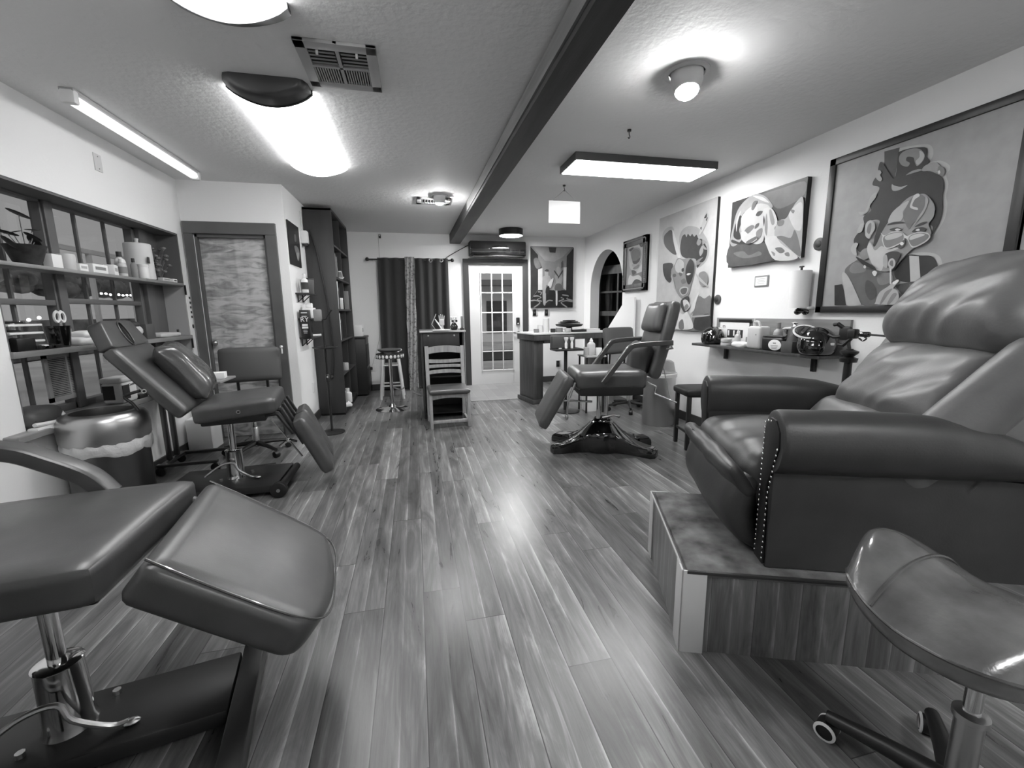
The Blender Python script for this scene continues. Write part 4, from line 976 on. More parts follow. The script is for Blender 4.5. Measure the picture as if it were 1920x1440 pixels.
arm(.0, True); arm(.845, False)
def nail(y, z): B().sphere((-.012, y, z), .0048, (.6, 1, 1), 8).build('nail_head', M['chrome'], K)
for k in range(26): nail(.074 - .012 * k / 25 * 0, .03 + .49 * k / 25)
for k in range(21): z = .03 + .42 * k / 20; nail(.010 - .042 * max(0, (z - .28) / .17) if z > .28 else .012, z)
nail(.05, .532); nail(.03, .535)
B().box((.38, .42, .10), (.70, .70, .2), .03, 3).build('base_frame', M['leatherD'], K)
b = B(); b.cushion((.62, .68, .22), .09, T(.245, .42, .275), .045, 26, .018, (4, 9, 3), 0, 2); b.build('seat_cushion', M['leatherR'], K)
def footfn(p, fx, fy): return Vector((p.x, p.y + .02 * math.sin(fy * 9) * .3, p.z))
b = B(); b.cushion((.31, .66, .11), .05, T(-.03, .415, .165) @ RY(97), .02, 20, .008, (6, 6, 6), 0, 8, fn=lambda p, fx, fy: Vector((p.x, p.y, p.z - .03 * (1 - fx * fx) + .075 * max(0, fx) ** 2))); b.build('footrest_flap', M['leatherR'], K)
b = B(); b.cushion((.15, .67, .06), .028, T(-.07, .415, .285) @ RY(52), .01, 14, .014, (4, 9, 4), 0, 3); b.build('front_roll', M['leatherR'], K)
# reclined back: u up along the back, n out of its front
uu = Vector((.60, 0, .80)); nn_ = Vector((-.80, 0, .60))
Mq = Matrix((Vector((0, -1, 0)), uu, nn_)).transposed().to_4x4(); Mq.translation = (.45, .42, .33)
def shellfn(p, fx, fy): return Vector((p.x * (1 - .06 * max(0, fy) ** 2), p.y, p.z - .07 * max(0, fy) ** 3))
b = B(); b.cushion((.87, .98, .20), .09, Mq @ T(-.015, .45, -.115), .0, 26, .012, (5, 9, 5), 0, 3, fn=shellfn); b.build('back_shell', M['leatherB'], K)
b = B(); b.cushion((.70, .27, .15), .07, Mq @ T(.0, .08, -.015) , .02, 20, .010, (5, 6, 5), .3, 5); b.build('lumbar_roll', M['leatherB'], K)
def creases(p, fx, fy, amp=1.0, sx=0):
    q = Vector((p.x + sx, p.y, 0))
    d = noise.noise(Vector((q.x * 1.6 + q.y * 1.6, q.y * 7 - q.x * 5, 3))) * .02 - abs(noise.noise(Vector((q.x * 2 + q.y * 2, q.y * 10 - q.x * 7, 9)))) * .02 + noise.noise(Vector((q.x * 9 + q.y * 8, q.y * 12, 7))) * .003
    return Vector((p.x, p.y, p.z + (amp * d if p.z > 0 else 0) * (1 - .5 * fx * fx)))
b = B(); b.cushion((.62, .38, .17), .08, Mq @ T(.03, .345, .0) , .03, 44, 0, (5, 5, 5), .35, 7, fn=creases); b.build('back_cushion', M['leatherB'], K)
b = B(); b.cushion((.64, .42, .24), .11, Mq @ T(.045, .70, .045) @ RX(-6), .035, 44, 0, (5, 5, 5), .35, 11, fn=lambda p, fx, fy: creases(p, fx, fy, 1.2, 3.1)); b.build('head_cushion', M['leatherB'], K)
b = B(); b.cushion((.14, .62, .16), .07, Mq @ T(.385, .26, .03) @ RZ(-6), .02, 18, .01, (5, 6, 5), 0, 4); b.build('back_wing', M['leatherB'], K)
b = B(); b.box((-.385, .70, .0), (.045, .17, .008), .003, Mx=Mq @ RY(-35) @ T(.07, 0, -.20)); b.build('paper_tag', M['paper'], K)

# ================================================================ SADDLE STOOL
st = thing('saddle_stool', 'shiny black saddle stool on a chrome post in the right foreground', 'stool', (1.235, .605, 0), 0)
def saddle():
    t = bmesh.new(); nu, nv = 40, 28; rows = []
    def pt(u, v, top):      # u along the seat (far end +), v across
        w = (.205 - .015 * u) * math.sqrt(max(0, 1 - abs(u) ** 3.0)) + 1e-4
        y = .07 + u * .205; x = .03 + v * w
        z = .582 + .10 * max(0, u) ** 1.3 + .015 * max(0, -u) ** 2 - (.07 + .03 * max(0, u)) * abs(v) ** 2.2 - .07 * max(0, u) ** 8 - .04 * max(0, -u) ** 6
        if not top: z = z - .10 * math.sqrt(max(0, 1 - abs(v) ** 4)) * math.sqrt(max(0, 1 - abs(u) ** 6)) - .012
        return (x, y, z)
    T_, Bt_ = [], []
    for i in range(nu + 1):
        u = math.sin((i / nu - .5) * PI)
        T_.append([t.verts.new(pt(u, math.sin((j / nv - .5) * PI), True)) for j in range(nv + 1)])
        Bt_.append([t.verts.new(pt(u, math.sin((j / nv - .5) * PI), False)) for j in range(nv + 1)])
    for i in range(nu):
        for j in range(nv):
            t.faces.new((T_[i][j], T_[i + 1][j], T_[i + 1][j + 1], T_[i][j + 1])); t.faces.new((Bt_[i][j], Bt_[i][j + 1], Bt_[i + 1][j + 1], Bt_[i + 1][j]))
    bmesh.ops.remove_doubles(t, verts=t.verts, dist=1e-4)
    for i in range(nu):
        for j in (0, nv):
            try: t.faces.new((T_[i][j], T_[i + 1][j], Bt_[i + 1][j], Bt_[i][j]))
            except Exception: pass
    bmesh.ops.recalc_face_normals(t, faces=t.faces); return t, pt
ts, ptf = saddle(); SQ = RZ(8)
sb = B(SQ).add(ts).build('seat', M['leatherSt'], st, 70)
b = B(SQ); b.tube([Vector(ptf(.36, v, True)) + Vector((0, 0, .003)) for v in [math.sin((k / 24 - .5) * PI * .96) for k in range(25)]], .0045, 6); b.build('seam', M['leatherS'], sb)
b = B(SQ); e = [ptf(math.sin((k / 60 - .5) * PI * .97), -.985, True) for k in range(61)]; b.tube([(x, y, z - .006) for x, y, z in e], .005, 6); b.build('piping', M['leatherS'], sb)
B().cyl((0, 0, .30), (0, 0, .475), .017).build('piston', M['chrome'], st)
B().lathe([(.027, .06), (.027, .285), (.033, .29), (.033, .305), (.02, .31)]).build('column_sleeve', M['steel'], st)
B().box((0, .0, .476), (.14, .14, .02), .004).build('seat_plate', M['blackM'], st)
for k in range(5):
    a = 114 + k * 72
    b = B(RZ(a)); b.tube([(.02, 0, .09), (.12, 0, .085), (.265, 0, .066)], [.03, .024, .017], 12); b.build('leg', M['blackP'], st)
    b = B(RZ(a) @ T(.262, 0, 0)); b.cyl((0, -.020, .027), (0, .020, .027), .027, n=24, bev=.004); c = b.build('caster', M['blackP'], st)
    b = B(RZ(a) @ T(.262, 0, 0)); b.lathe([(.021, 0), (.028, .001), (.028, .004), (.021, .006)], cap=False, Mx=T(0, .019, .027) @ RX(-90)); b.lathe([(.021, 0), (.028, .001), (.028, .004), (.021, .006)], cap=False, Mx=T(0, -.019, .027) @ RX(90)); b.build('caster_ring', M['white'], c)

# ================================================================ LEFT SIDE
tr = thing('trash_can', 'brushed steel trash can with an open top and white liner by the left window', 'trash can', (-1.875, 3.02, 0))
B().lathe([(.19, 0), (.195, .02), (.195, .53), (.0, .53)], 40).build('body', M['steelD'], tr)
B().lathe([(.205, .51), (.214, .53), (.216, .60), (.212, .645), (.195, .675), (.165, .69), (.15, .688), (.15, .64), (.16, .56)], 44, cap=False).build('lid_ring', M['steel'], tr)
b = B(); rs_ = []
for z, r in ((.525, .203), (.50, .212), (.475, .209), (.452, .207), (.44, .199)):
    rs_.append([((r + .005 * math.sin(k * 1.9 + z * 40) + .004 * math.sin(k * .8)) * math.cos(2 * PI * k / 60), (r + .005 * math.sin(k * 1.9 + z * 40)) * math.sin(2 * PI * k / 60), z - .012 * math.sin(k * .5) * (z < .5)) for k in range(60)])
b.rings(rs_, cap=False); b.build('liner', M['bag'], tr)
tb = thing('tote_bag', 'dark bag with white handles slumped on the window sill', 'bag', (-2.14, 2.91, .6405))
b = B(); b.cushion((.22, .24, .1), .045, T(-.03, 0, .05), .01, 14, .012, (9, 9, 9), 0, 5); b.build('bag_body', M['dgrey'], tb)
b = B(); b.tube([(.09, -.13, .03), (.10, 0, .02), (.095, .07, .03), (.06, .10, .06)], .011, 8, 4).tube([(.09, -.13, .0), (.105, -.02, -.01), (.10, .02, -.03), (.10, .03, -.12), (.10, .035, -.2)], .009, 8, 4).box((.08, -.07, .0), (.05, .13, .025), .006); b.build('handle', M['white'], tb)
# shelves
S_up = tag(B().box((-2.185, 3.74, 1.54), (.17, 1.92, .022), .003).build('window_shelf', M['shelf']), 'upper board shelf across the left window', 'shelf')
S_lo = tag(B().box((-2.185, 3.745, 1.052), (.2, 1.91, .034), .003).build('window_shelf', M['shelf']), 'lower board shelf across the left window', 'shelf')
for z in (1.49, .99):
    br = B(); br.box((-2.09, 4.69, z), (.012, .012, .09)); tag(br.build('shelf_bracket', M['blackM']), 'small dark bracket at the far end of the %s window shelf' % ('upper' if z > 1.2 else 'lower'), 'bracket')
UP = 1.552; LO = 1.070
pp = thing('potted_plant', 'leafy plant in a dark pot on the upper window shelf', 'plant', (-2.17, 3.115, UP))
B().lathe([(.05, 0), (.062, .02), (.09, .105), (.094, .11), (.085, .11), (.08, .09), (0, .085)], 24).build('pot', M['pot'], pp)
B().sphere((0, 0, .09), .08, (1, 1, .18), 12).build('soil', M['soil'], pp)
for (x, y, z, rx, rz, s) in ((-.02, .03, .29, 20, 70, .06), (.0, .075, .21, -8, 95, .055), (.02, .04, .165, 25, 80, .05), (.01, .06, .14, 35, 100, .055), (.0, -.10, .165, 10, 80, .06), (.02, -.12, .11, 40, 80, .05), (-.03, -.02, .18, -20, 60, .045)):
    b = B(); pts = []
    q = T(x, y, z) @ RZ(rz) @ RY(rx)
    b.sphere((0, 0, 0), 1, (s, s * .45, s * .07), 12, Mx=q); b.build('leaf', M['leaf'], pp)
    B().tube([(0, y * .2, .09), (x * .6, y * .6, z * .6 + .02), (x, y, z)], .0025, 5, 4).build('stem', M['cane'], pp)
def jar(label, x, y, z, r, h, m='white', name='jar', lid=None, cat='jar', lab=None, sq=False):
    o = thing(name, label, cat, (x, y, z))
    b = B()
    if sq: b.box((0, 0, h / 2), (2 * r, 2 * r * sq, h), .006)
    else: b.lathe([(r * .94, 0), (r, .006), (r, h - .006), (r * .94, h), (0, h)], 24)
    b.build('body', M[m], o)
    if lid: B().lathe([(r * .98, h), (r * 1.02, h + .004), (r * 1.0, h + .022), (0, h + .024)], 24).build('lid', M[lid], o)
    if lab and not sq: B().lathe([(r + .0008, h * .25), (r + .0008, h * .75)], 24, cap=False).build('paper_label', M[lab], o)
    return o
def bottle(label, x, y, z, r, h, m='white', cap='white', name='bottle', lab=None, nozzle=False):
    o = thing(name, label, 'bottle', (x, y, z), 0, 'bottles around the studio')
    B().lathe([(r * .92, 0), (r, .008), (r, h * .62), (r * .86, h * .7), (r * .4, h * .77), (r * .38, h * .83), (0, h * .83)], 20).build('body', M[m], o)
    if nozzle: B().lathe([(r * .45, h * .8), (r * .42, h * .86), (r * .12, h), (0, h)], 14).build('nozzle', M[cap], o)
    else: B().lathe([(r * .5, h * .8), (r * .5, h), (0, h)], 16).build('cap', M[cap], o)
    if lab: B().lathe([(r + .0008, h * .18), (r + .0008, h * .55)], 20, cap=False).build('paper_label', M[lab], o)
    return o
def carton(label, x, y, z, dx, dy, dz, m='paper', name='box', rz=0, cat='box', lab=None):
    o = thing(name, label, cat, (x, y, z), rz, 'boxes and packets' if cat == 'box' else None)
    B().box((0, 0, dz / 2), (dx, dy, dz), .002).build('carton', M[m], o)
    if lab: B().box((dx / 2, 0, dz * .55), (.001, dy * .7, dz * .35)).build('printed_label', M[lab], o, 0)
    return o
carton('white paper packet beside the dark plant pot on the upper shelf', -2.17, 3.30, UP, .05, .08, .085)
jar('frosted tub next to the window mullion on the upper shelf', -2.17, 3.41, UP, .045, .10, 'cream', 'tub')
carton('low stack of white cartons on the upper shelf', -2.17, 3.51, UP, .06, .075, .05, 'paper', lab='lgrey')
carton('wide white carton in the middle of the upper shelf', -2.17, 3.66, UP, .07, .15, .062, 'paper', lab='grey')
carton('white carton with printed front just right of the wide one on the upper shelf', -2.165, 3.82, UP, .06, .08, .075, 'paper', rz=14, lab='lgrey')
bottle('clear bottle with a dark label on the upper shelf', -2.155, 3.93, UP, .03, .13, 'cream', 'white', lab='grey')
bottle('pale pump bottle leaning by the steel-topped canister on the upper shelf', -2.19, 3.98, UP, .035, .19, 'white', 'dark', lab='cream')
bottle('small dark bottle in front of the white canister', -2.14, 4.05, UP, .022, .15, 'grey', 'dark')
cn = thing('canister', 'tall white lidded canister on the upper window shelf', 'canister', (-2.185, 4.22, UP))
B().lathe([(.092, 0), (.096, .01), (.09, .28), (.085, .285), (.085, .25), (0, .25)], 32).build('body', M['whiteM'], cn); B().lathe([(.08, .28), (.03, .29), (.012, .295), (.012, .31), (.016, .325), (0, .332)], 24).build('lid', M['whiteM'], cn)
b = B(); b.box((.092, -.05, .15), (.003, .03, .05)); b.build('printed_label', M['dark'], cn, 0)
jar('white lidded cup in front of the tall canister', -2.12, 4.13, UP, .035, .09, 'white', 'cup', lid='white', cat='cup')
bz = thing('dried_bouquet', 'bunch of dried flowers at the far end of the upper shelf', 'dried flowers', (-2.20, 4.52, UP))
for k in range(26):
    a = RND.random() * 6.3; h_ = .08 + RND.random() * .22; r_ = .02 + RND.random() * .08
    e = (r_ * math.cos(a), r_ * math.sin(a), h_); B().tube([(0, 0, 0), (e[0] * .4, e[1] * .4, h_ * .6), e], .0015, 5).sphere(e, .012 + RND.random() * .012, (1, 1, .7), 7).build('flower', M['cane'], bz)
carton('small framed card lying under the dried flowers', -2.12, 4.42, UP, .04, .12, .028, 'cream', 'card_box', lab='grey')
carton('tiny printed box at the far end of the upper shelf', -2.12, 4.56, UP, .04, .06, .03, 'paper', 'card_box', lab='dark')
# lower shelf
lo = thing('letter_rack', 'stack of white paper trays at the near end of the lower shelf', 'paper tray', (-2.19, 2.93, LO))
for k in range(3): B().box((0, .02, .05 + k * .045), (.14, .22, .012), .003).build('tray', M['white'], lo)
for y in (-.08, .1): B().box((-.05, y, .075), (.012, .012, .15)).build('post', M['white'], lo)
for k in range(4): B().box((.02, -.05 + k * .03, .065 + (k % 3) * .045), (.10, .012, .01), .003).build('pen', M['dark'], lo)
ct = thing('desk_caddy', 'black desk caddy with small clips on the lower shelf', 'caddy', (-2.125, 2.90, LO))
B().box((0, 0, .035), (.06, .12, .07), .006).build('box', M['blackP'], ct)
for k in range(3): B().box((.02, .07 + k * .05, .014), (.03, .035, .026), .004).build('clip', M['blackP'] if k != 1 else M['white'], ct)
for y, n in ((3.02, 'nearer'), (3.10, 'farther')):
    carton('flat black case on the lower shelf edge, the %s of two' % n, -2.105, y, LO, .03, .07, .02, 'blackP', 'case', cat='case')
cp = thing('pen_cup', 'black cup holding white-handled scissors on the lower shelf', 'cup', (-2.15, 3.205, LO))
B().lathe([(.045, 0), (.05, .01), (.064, .13), (.06, .13), (.05, .02), (0, .02)], 28).build('body', M['blackG'], cp)
sc_ = thing('scissors', 'white-handled scissors standing in the black cup', 'scissors', (-2.15, 3.24, LO + .13))
for dy in (-.022, .02):
    b = B(); b.lathe([(.016, -.005), (.024, -.006), (.027, 0), (.024, .006), (.016, .005), (.016, -.005)], 22, cap=False, Mx=T(0, dy, .055) @ RX(dy * 400) @ S3(1, 1.0, 1.5) @ RY(90)); b.build('handle_loop', M['white'], sc_)
B().box((0, 0, -.03), (.004, .02, .1)).build('blade', M['steel'], sc_)
bw = thing('folded_towels', 'pale folded towels piled on the lower shelf by the black cup', 'towel', (-2.14, 3.40, LO))
for k, (dy, sc2) in enumerate(((0, 1), (.02, .8))):
    b = B(); b.cushion((.11, .24 * sc2, .05), .022, T(0, dy, .028 + k * .036), .006, 14, .006, (12, 12, 12), .2, k); b.build('fold', M['paper'], bw)
fm = thing('head_model', 'pale mask-like object with dark cap behind the reclined chair on the lower shelf', 'ornament', (-2.14, 3.90, LO))
B().sphere((0, 0, .07), .065, (1, 1.3, .8), 14).build('face', M['cream'], fm); B().sphere((-.01, -.01, .115), .062, (1, 1.35, .6), 14).build('cap', M['dark'], fm)
carton('dark square box on the lower shelf near the window frame', -2.14, 4.07, LO, .08, .12, .12, 'dgrey')
b = tag(B().cushion((.13, .33, .035), .015, T(-2.16, 4.36, LO + .018), .004, 12, .006, (14, 14, 8), 0, 3).build('paper_bag', M['cream']), 'flat crumpled pale bag at the far end of the lower shelf', 'bag')
carton('thin dark marker box on the far end of the lower shelf', -2.11, 4.50, LO, .012, .02, .06, 'dark', 'marker', cat='marker')
# louvre grille and cable in the left window
lg_ = thing('louvre_grille', 'pale slatted vent grille inside the lower left window pane', 'grille', (-2.272, 3.36, .745))
b = B(); H_, W_ = .25, .21
b.box((0, -W_ / 2 - .015, H_ / 2), (.012, .03, H_ + .06)); b.box((0, W_ / 2 + .015, H_ / 2), (.012, .03, H_ + .06)); b.box((0, 0, -.015), (.012, W_ + .06, .03)); b.box((0, 0, H_ + .015), (.012, W_ + .06, .03)); b.box((0, .045, H_ / 2), (.012, .016, H_)); b.build('frame', M['lgrey'], lg_, 0)
B().box((-.005, 0, H_ / 2), (.002, W_, H_)).build('backing', M['vdark'], lg_, 0)
for k in range(22): B().box((0, 0, H_ * (k + .5) / 22), (.008, W_, .0055)).build('slat', M['lgrey'], lg_, 0)
tag(B().tube([(-2.2, 2.83, 1.03), (-2.21, 2.86, .97), (-2.21, 2.88, .88), (-2.21, 2.88, .80), (-2.2, 2.93, .72), (-2.18, 2.98, .66), (-2.15, 2.93, .645)], .004, 6, 5).build('power_cable', M['blackP']), 'thin black cable hanging below the lower window shelf', 'cable')
# jug on the sill
jg = thing('wipes_tub', 'white plastic tub with a dark label panel on the window sill', 'tub', (-2.10, 3.585, .64))
B().box((0, 0, .075), (.13, .17, .15), .02, 3).build('body', M['white'], jg); B().box((0, 0, .166), (.136, .176, .04), .014, 3).build('lid', M['white'], jg)
B().box((.0655, -.045, .08), (.002, .075, .10)).build('label_panel', M['dark'], jg, 0); B().box((-.02, -.0855, .08), (.07, .002, .10)).build('label_panel', M['dark'], jg, 0)
text('CaviWipes', .026, T(.0665, .045, .125) @ RZ(90) @ RX(90), M['ink'], jg)
carton('white carton behind the recliner lever on the window sill', -2.09, 3.80, .64, .09, .12, .13, 'paper', lab='lgrey')
carton('low dark tray on the window sill right of the tub', -2.06, 3.73, .64, .05, .1, .03, 'dark', 'tray', cat='tray')
# notes on the recess end wall and small wall plate
for k, (x, z, w_, h_, m) in enumerate(((-2.285, 1.375, .05, .09, 'cream'), (-2.20, 1.36, .05, .07, 'grey'), (-2.24, 1.55, .05, .06, 'dark'), (-2.17, 1.52, .07, .05, 'paper'))):
    tag(B().box((x, 4.706, z), (w_, .003, h_)).build('pinned_note', M[m], None, 0), ['small pale note', 'grey picture card', 'dark little photo', 'white torn note'][k] + ' pinned on the window recess end wall', 'note')
sk = thing('sticker', 'column of small sketches printed on a white strip beside the recess', 'sticker', (XL - .001, 4.765, 1.33))
B().box((.001, 0, 0), (.002, .035, .23)).build('strip', M['paper'], sk, 0)
for k in range(5): B().box((.0025, .002 * (k % 2), .09 - k * .045), (.001, .026, .022)).build('sketch', M['ink'], sk, 0)
sk = thing('sticker', 'small black and white sticker below the sketch strip', 'sticker', (XL - .001, 4.765, 1.15))
B().box((.001, 0, 0), (.002, .036, .07)).build('strip', M['paper'], sk, 0); B().sphere((.002, 0, 0), .018, (.06, 1, 1.2), 12).build('figure', M['ink'], sk)
wp = thing('cover_plate', 'blank white cover plate high on the left wall above the window', 'wall plate', (XL - .0015, 3.745, 2.31)); B().box((.004, 0, 0), (.008, .075, .115), .003).build('plate', M['whiteM'], wp)
for z in (-.04, .04): B().cyl((.008, 0, z), (.01, 0, z), .004, n=8).build('screw', M['grey'], wp)
# ================================================================ TASK CHAIRS AND CART
def task_chair(label, loc, rz, zs, wb=.5, hb=.32):
    o = thing('task_chair', label, 'office chair', loc, rz, 'task chairs')   # faces local -y
    b = B(); b.cushion((wb, hb, .075), .035, T(0, .2, zs + .33) @ RX(80), .01, 12, fn=lambda p, fx, fy: Vector((p.x, p.y, p.z - .03 * fx * fx))); b.build('backrest', M['dgrey'], o)
    b = B(); b.cushion((.46, .44, .075), .035, T(0, -.02, zs), .01, 12); b.build('seat', M['leatherD'], o)
    for x in (-.12, .12): B().tube([(x, .1, zs - .04), (x, .24, zs - .02), (x, .25, zs + .12), (x, .235, zs + .3)], .013, 8, 4).build('back_support', M['blackM'], o)
    B().box((0, 0, zs - .05), (.2, .2, .03), .006).build('seat_plate', M['blackM'], o)
    B().cyl((0, 0, .1), (0, 0, zs - .05), .018).build('piston', M['chrome'], o); B().lathe([(.028, .08), (.028, .24), (.02, .25)]).build('column_sleeve', M['steel'], o)
    B().tube([(.1, -.1, zs - .05), (.22, -.12, zs - .06)], .006, 6).build('height_lever', M['blackP'], o)
    for k in range(5):
        a = 20 + k * 72
        B(RZ(a)).tube([(.01, 0, .105), (.15, 0, .09), (.27, 0, .07)], [.024, .018, .014], 8).build('leg', M['blackP'], o)
        B(RZ(a)).cyl((.265, -.022, .028), (.265, .022, .028), .028, n=14, bev=.004).build('caster', M['blackP'], o)
    return o
tc1 = task_chair('black padded task chair in front of the figured door behind the reclined chair', (-1.46, 4.18, 0), 13, .47)
b = B(); b.cyl((.26, .2, .95), (.275, .21, .95), .012).box((.27, .205, .91), (.012, .02, .05), .003); b.build('clamp', M['white'], tc1)
task_chair('black office chair behind the upright tattoo chair at the counter', (2.6, 4.85, 0), 12, .54, .46, .34)
ca = thing('rolling_table', 'rolling work table on twin posts half hidden behind the reclined chair', 'table', (-1.83, 3.93, 0), 2)
for y in (-.17, .17): B().box((.0, y, .085), (.42, .035, .025), .004).build('foot_bar', M['steelD'], ca)
B().box((-.17, 0, .085), (.04, .36, .025), .004).build('cross_bar', M['steelD'], ca)
for x, y in ((-.19, -.17), (.19, -.17), (-.19, .17), (.19, .17)): B().cyl((x, y - .012, .035), (x, y + .012, .035), .035, n=14, bev=.004).cyl((x, y, .04), (x, y, .08), .01).build('caster', M['blackP'], ca)
for y in (-.06, .06): B().box((-.17, y, .41), (.035, .028, .62), .004).build('post', M['steelD'], ca)
B().box((.05, 0, .725), (.5, .34, .02), .006).build('table_top', M['grey'], ca)
carton('open white paper box on the rolling table behind the leather cushion', -1.63, 3.95, .737, .15, .10, .05, 'paper', 'paper_box', 10)
tag(B().box((-1.97, 4.42, .17), (.2, .22, .3), .006).build('storage_box', M['paper']), 'white storage box on the floor against the left wall', 'box')

# ================================================================ SIDE WALL, BOOKCASE
XS = -1.2
def wall_shelf(label, y, z, L=.36, d=.13):
    o = thing('bracket_shelf', label, 'shelf', (XS, y, z))
    B().box((d / 2, 0, -.008), (d, L, .016), .002).build('board', M['dark'], o)
    for dy in (-.1, .1):
        B().box((.006, dy, -.05), (.008, .014, .09)).tube([(.008, dy, -.09), (.04, dy, -.06), (.085, dy, -.02)], .005, 6, 3).build('bracket', M['blackM'], o)
    return o
wall_shelf('small dark wall shelf with bottle and cup, upper one on the side wall', 5.12, 1.475)
wall_shelf('small dark wall shelf hidden behind the white block, middle one on the side wall', 5.12, 1.21)
wall_shelf('small dark wall shelf holding the lettered box, lowest one on the side wall', 5.12, 1.005)
bottle('white bottle with dark label on the upper side wall shelf', XS + .08, 5.03, 1.475, .034, .2, 'white', 'white', lab='dark')
bottle('white pump bottle behind the labelled one on the side wall shelf', XS + .055, 5.11, 1.475, .028, .185, 'white', 'white', nozzle=True)
mg = thing('mug', 'large grey tumbler on the upper side wall shelf', 'cup', (XS + .075, 5.23, 1.475)); B().lathe([(.048, 0), (.052, .005), (.057, .16), (.053, .16), (.048, .02), (0, .02)], 24).build('body', M['greyM'], mg); B().lathe([(.055, .15), (.06, .155), (.06, .165), (.053, .165)], 24, cap=False).build('rim', M['dark'], mg)
lb = thing('lettered_box', 'tall black box with white lettering on the lowest side wall shelf', 'box', (XS + .07, 4.98, 1.005))
B().box((0, 0, .145), (.09, .115, .29), .002).build('carton', M['blackP'], lb)
Qt = RZ(0) @ RX(90)
for (body, sz, z) in (('RY', .07, .19),):
    text(body, sz, T(0, -.0585, z) @ RX(90), M['paper'], lb)
for z, w_, h_ in ((.262, .06, .008), (.225, .05, .006), (.135, .055, .02), (.108, .06, .022), (.08, .04, .004), (.065, .04, .004), (.05, .034, .004)): B().box((0, -.058, z), (w_, .001, h_)).build('printed_line', M['paper'], lb, 0)
wb_ = thing('tissue_block', 'bright white stepped block on the middle side wall shelf', 'tissue box', (XS + .085, 5.10, 1.21)); B().box((0, 0, .055), (.10, .17, .11), .004).build('box', M['paper'], wb_); B().box((0, .02, .135), (.06, .08, .05), .008).build('tissue', M['paper'], wb_)
tag(B().tube([(XS + .03, 5.12, 1.016), (XS + .17, 5.18, 1.02)], .014, 10).build('white_tube', M['white']), 'white tube lying on the lowest side wall shelf', 'tube')
th = thing('soap_dispenser', 'white wall dispenser with a thin stick on the side wall near the bookcase', 'dispenser', (XS - .0015, 5.44, 2.06)); B().box((.035, 0, .05), (.07, .1, .14), .012).build('body', M['white'], th); B().box((.035, 0, -.03), (.05, .06, .03), .006).build('spout', M['dark'], th); B().cyl((.02, -.04, .12), (.02, -.05, .32), .006).build('stick', M['cream'], th)
tag(B().box((XS + .004, 5.34, .40), (.008, .075, .115), .003).build('outlet_plate', M['white']), 'white outlet plate low on the side wall by the bookcase', 'outlet')
bc = thing('bookcase', 'tall dark bookcase along the side wall', 'bookcase', (-1.04, 6.15, 0))
b = B()
for y in (-.6, .6): b.box((0, y - math.copysign(.012, y), 1.245), (.31, .024, 2.43), .002)
b.build('side_panel', M['bookcase'], bc)
B().box((-.145, 0, 1.245), (.012, 1.16, 2.41)).build('back_panel', M['bookin'], bc)
B().box((0, 0, 2.45), (.31, 1.2, .03), .003).build('top_panel', M['bookcase'], bc); B().box((0, 0, .03), (.28, 1.16, .06)).build('plinth', M['vdark'], bc)
LV = [.07, .50, .92, 1.30, 1.68, 2.06]
for z in LV: B().box((0, 0, z), (.29, 1.15, .022)).build('shelf_board', M['bookcase'], bc)
B().box((0, .0, 1.245), (.28, .02, 2.39)).build('divider', M['bookcase'], bc)
Xb = -.96
def book(y, z, t, h, m, tilt=0, lab='book'):
    return B(T(Xb - .02, y, z) @ RX(tilt)).box((0, 0, h / 2), (.19, t, h), .002).box((.0965, 0, h * .7), (.001, t * .6, h * .12)).build('book', M[m])
bl = ['tall grey book at the near end of the fourth bookcase shelf', 'dark slim book second on the fourth bookcase shelf', 'pale book third on the fourth bookcase shelf', 'dark thick book fourth on the fourth bookcase shelf']
for k, (m, t_, h_) in enumerate((('grey', .03, .27), ('dark', .022, .25), ('lgrey', .02, .24), ('vdark', .04, .26))): tag(book(5.61 + k * .042, 1.691, t_, h_, m), bl[k], 'book', 'books in the bookcase')
for k, (z, lab) in enumerate(((1.311, 'fourth-from-top'), (.931, 'fifth-from-top'))):
    for j, (m, t_, h_) in enumerate((('paper', .014, .33), ('vdark', .03, .24), ('dark', .03, .26))): tag(book(5.60 + j * .05, z, t_, h_, m, -4 if j == 0 else 0), ['white upright folder', 'black book', 'dark grey book'][j] + ' at the near end of the %s bookcase shelf' % lab, 'book', 'books in the bookcase')
tag(B(T(Xb, 5.86, 1.69) @ RX(-30)).box((0, 0, .05), (.2, .16, .012)).box((0, .1, .0), (.2, .12, .012), Mx=RX(40)).build('open_book', M['paper']), 'white open paper stack tilted on the upper bookcase shelf', 'paper')
jar('clear jar with pale contents on the middle bookcase shelf', -.94, 5.98, 1.311, .05, .12, 'cream', 'jar', 'white')
jar('small pale cup on the bookcase shelf above the bottles', -.93, 6.0, .511, .045, .1, 'lgrey', 'cup', cat='cup')
bottle('grey spray bottle on the bottom bookcase shelf', -.93, 5.74, .081, .04, .26, 'grey', 'dark')
bottle('rounded white flask on the bottom bookcase shelf', -.92, 5.96, .081, .055, .19, 'white', 'white')
tag(B(T(-.92, 5.72, .083) @ RZ(20)).cushion((.14, .2, .04), .015, T(0, 0, .02), .004, 10, .006, (14, 14, 8)).build('paper_bag', M['paper']), 'white crumpled paper on the bottom bookcase shelf', 'paper')
tag(book(6.45, 1.311, .05, .25, 'grey'), 'grey book deep in the far bay of the bookcase', 'book', 'books in the bookcase')
tag(B().tube([(-1.135, 5.541, 2.21), (-1.08, 5.541, 2.0), (-1.045, 5.541, 1.75), (-1.005, 5.541, 1.43), (-.985, 5.541, 1.05), (-.985, 5.541, .72), (-1.01, 5.541, .52)], [.008, .011, .012, .011, .01, .012], 8, 6).sphere((-1.02, 5.53, .49), .022, (1, .5, 1.2), 10).build('curved_staff', M['blackM']), 'thin curved dark staff hanging on the end of the bookcase', 'staff')
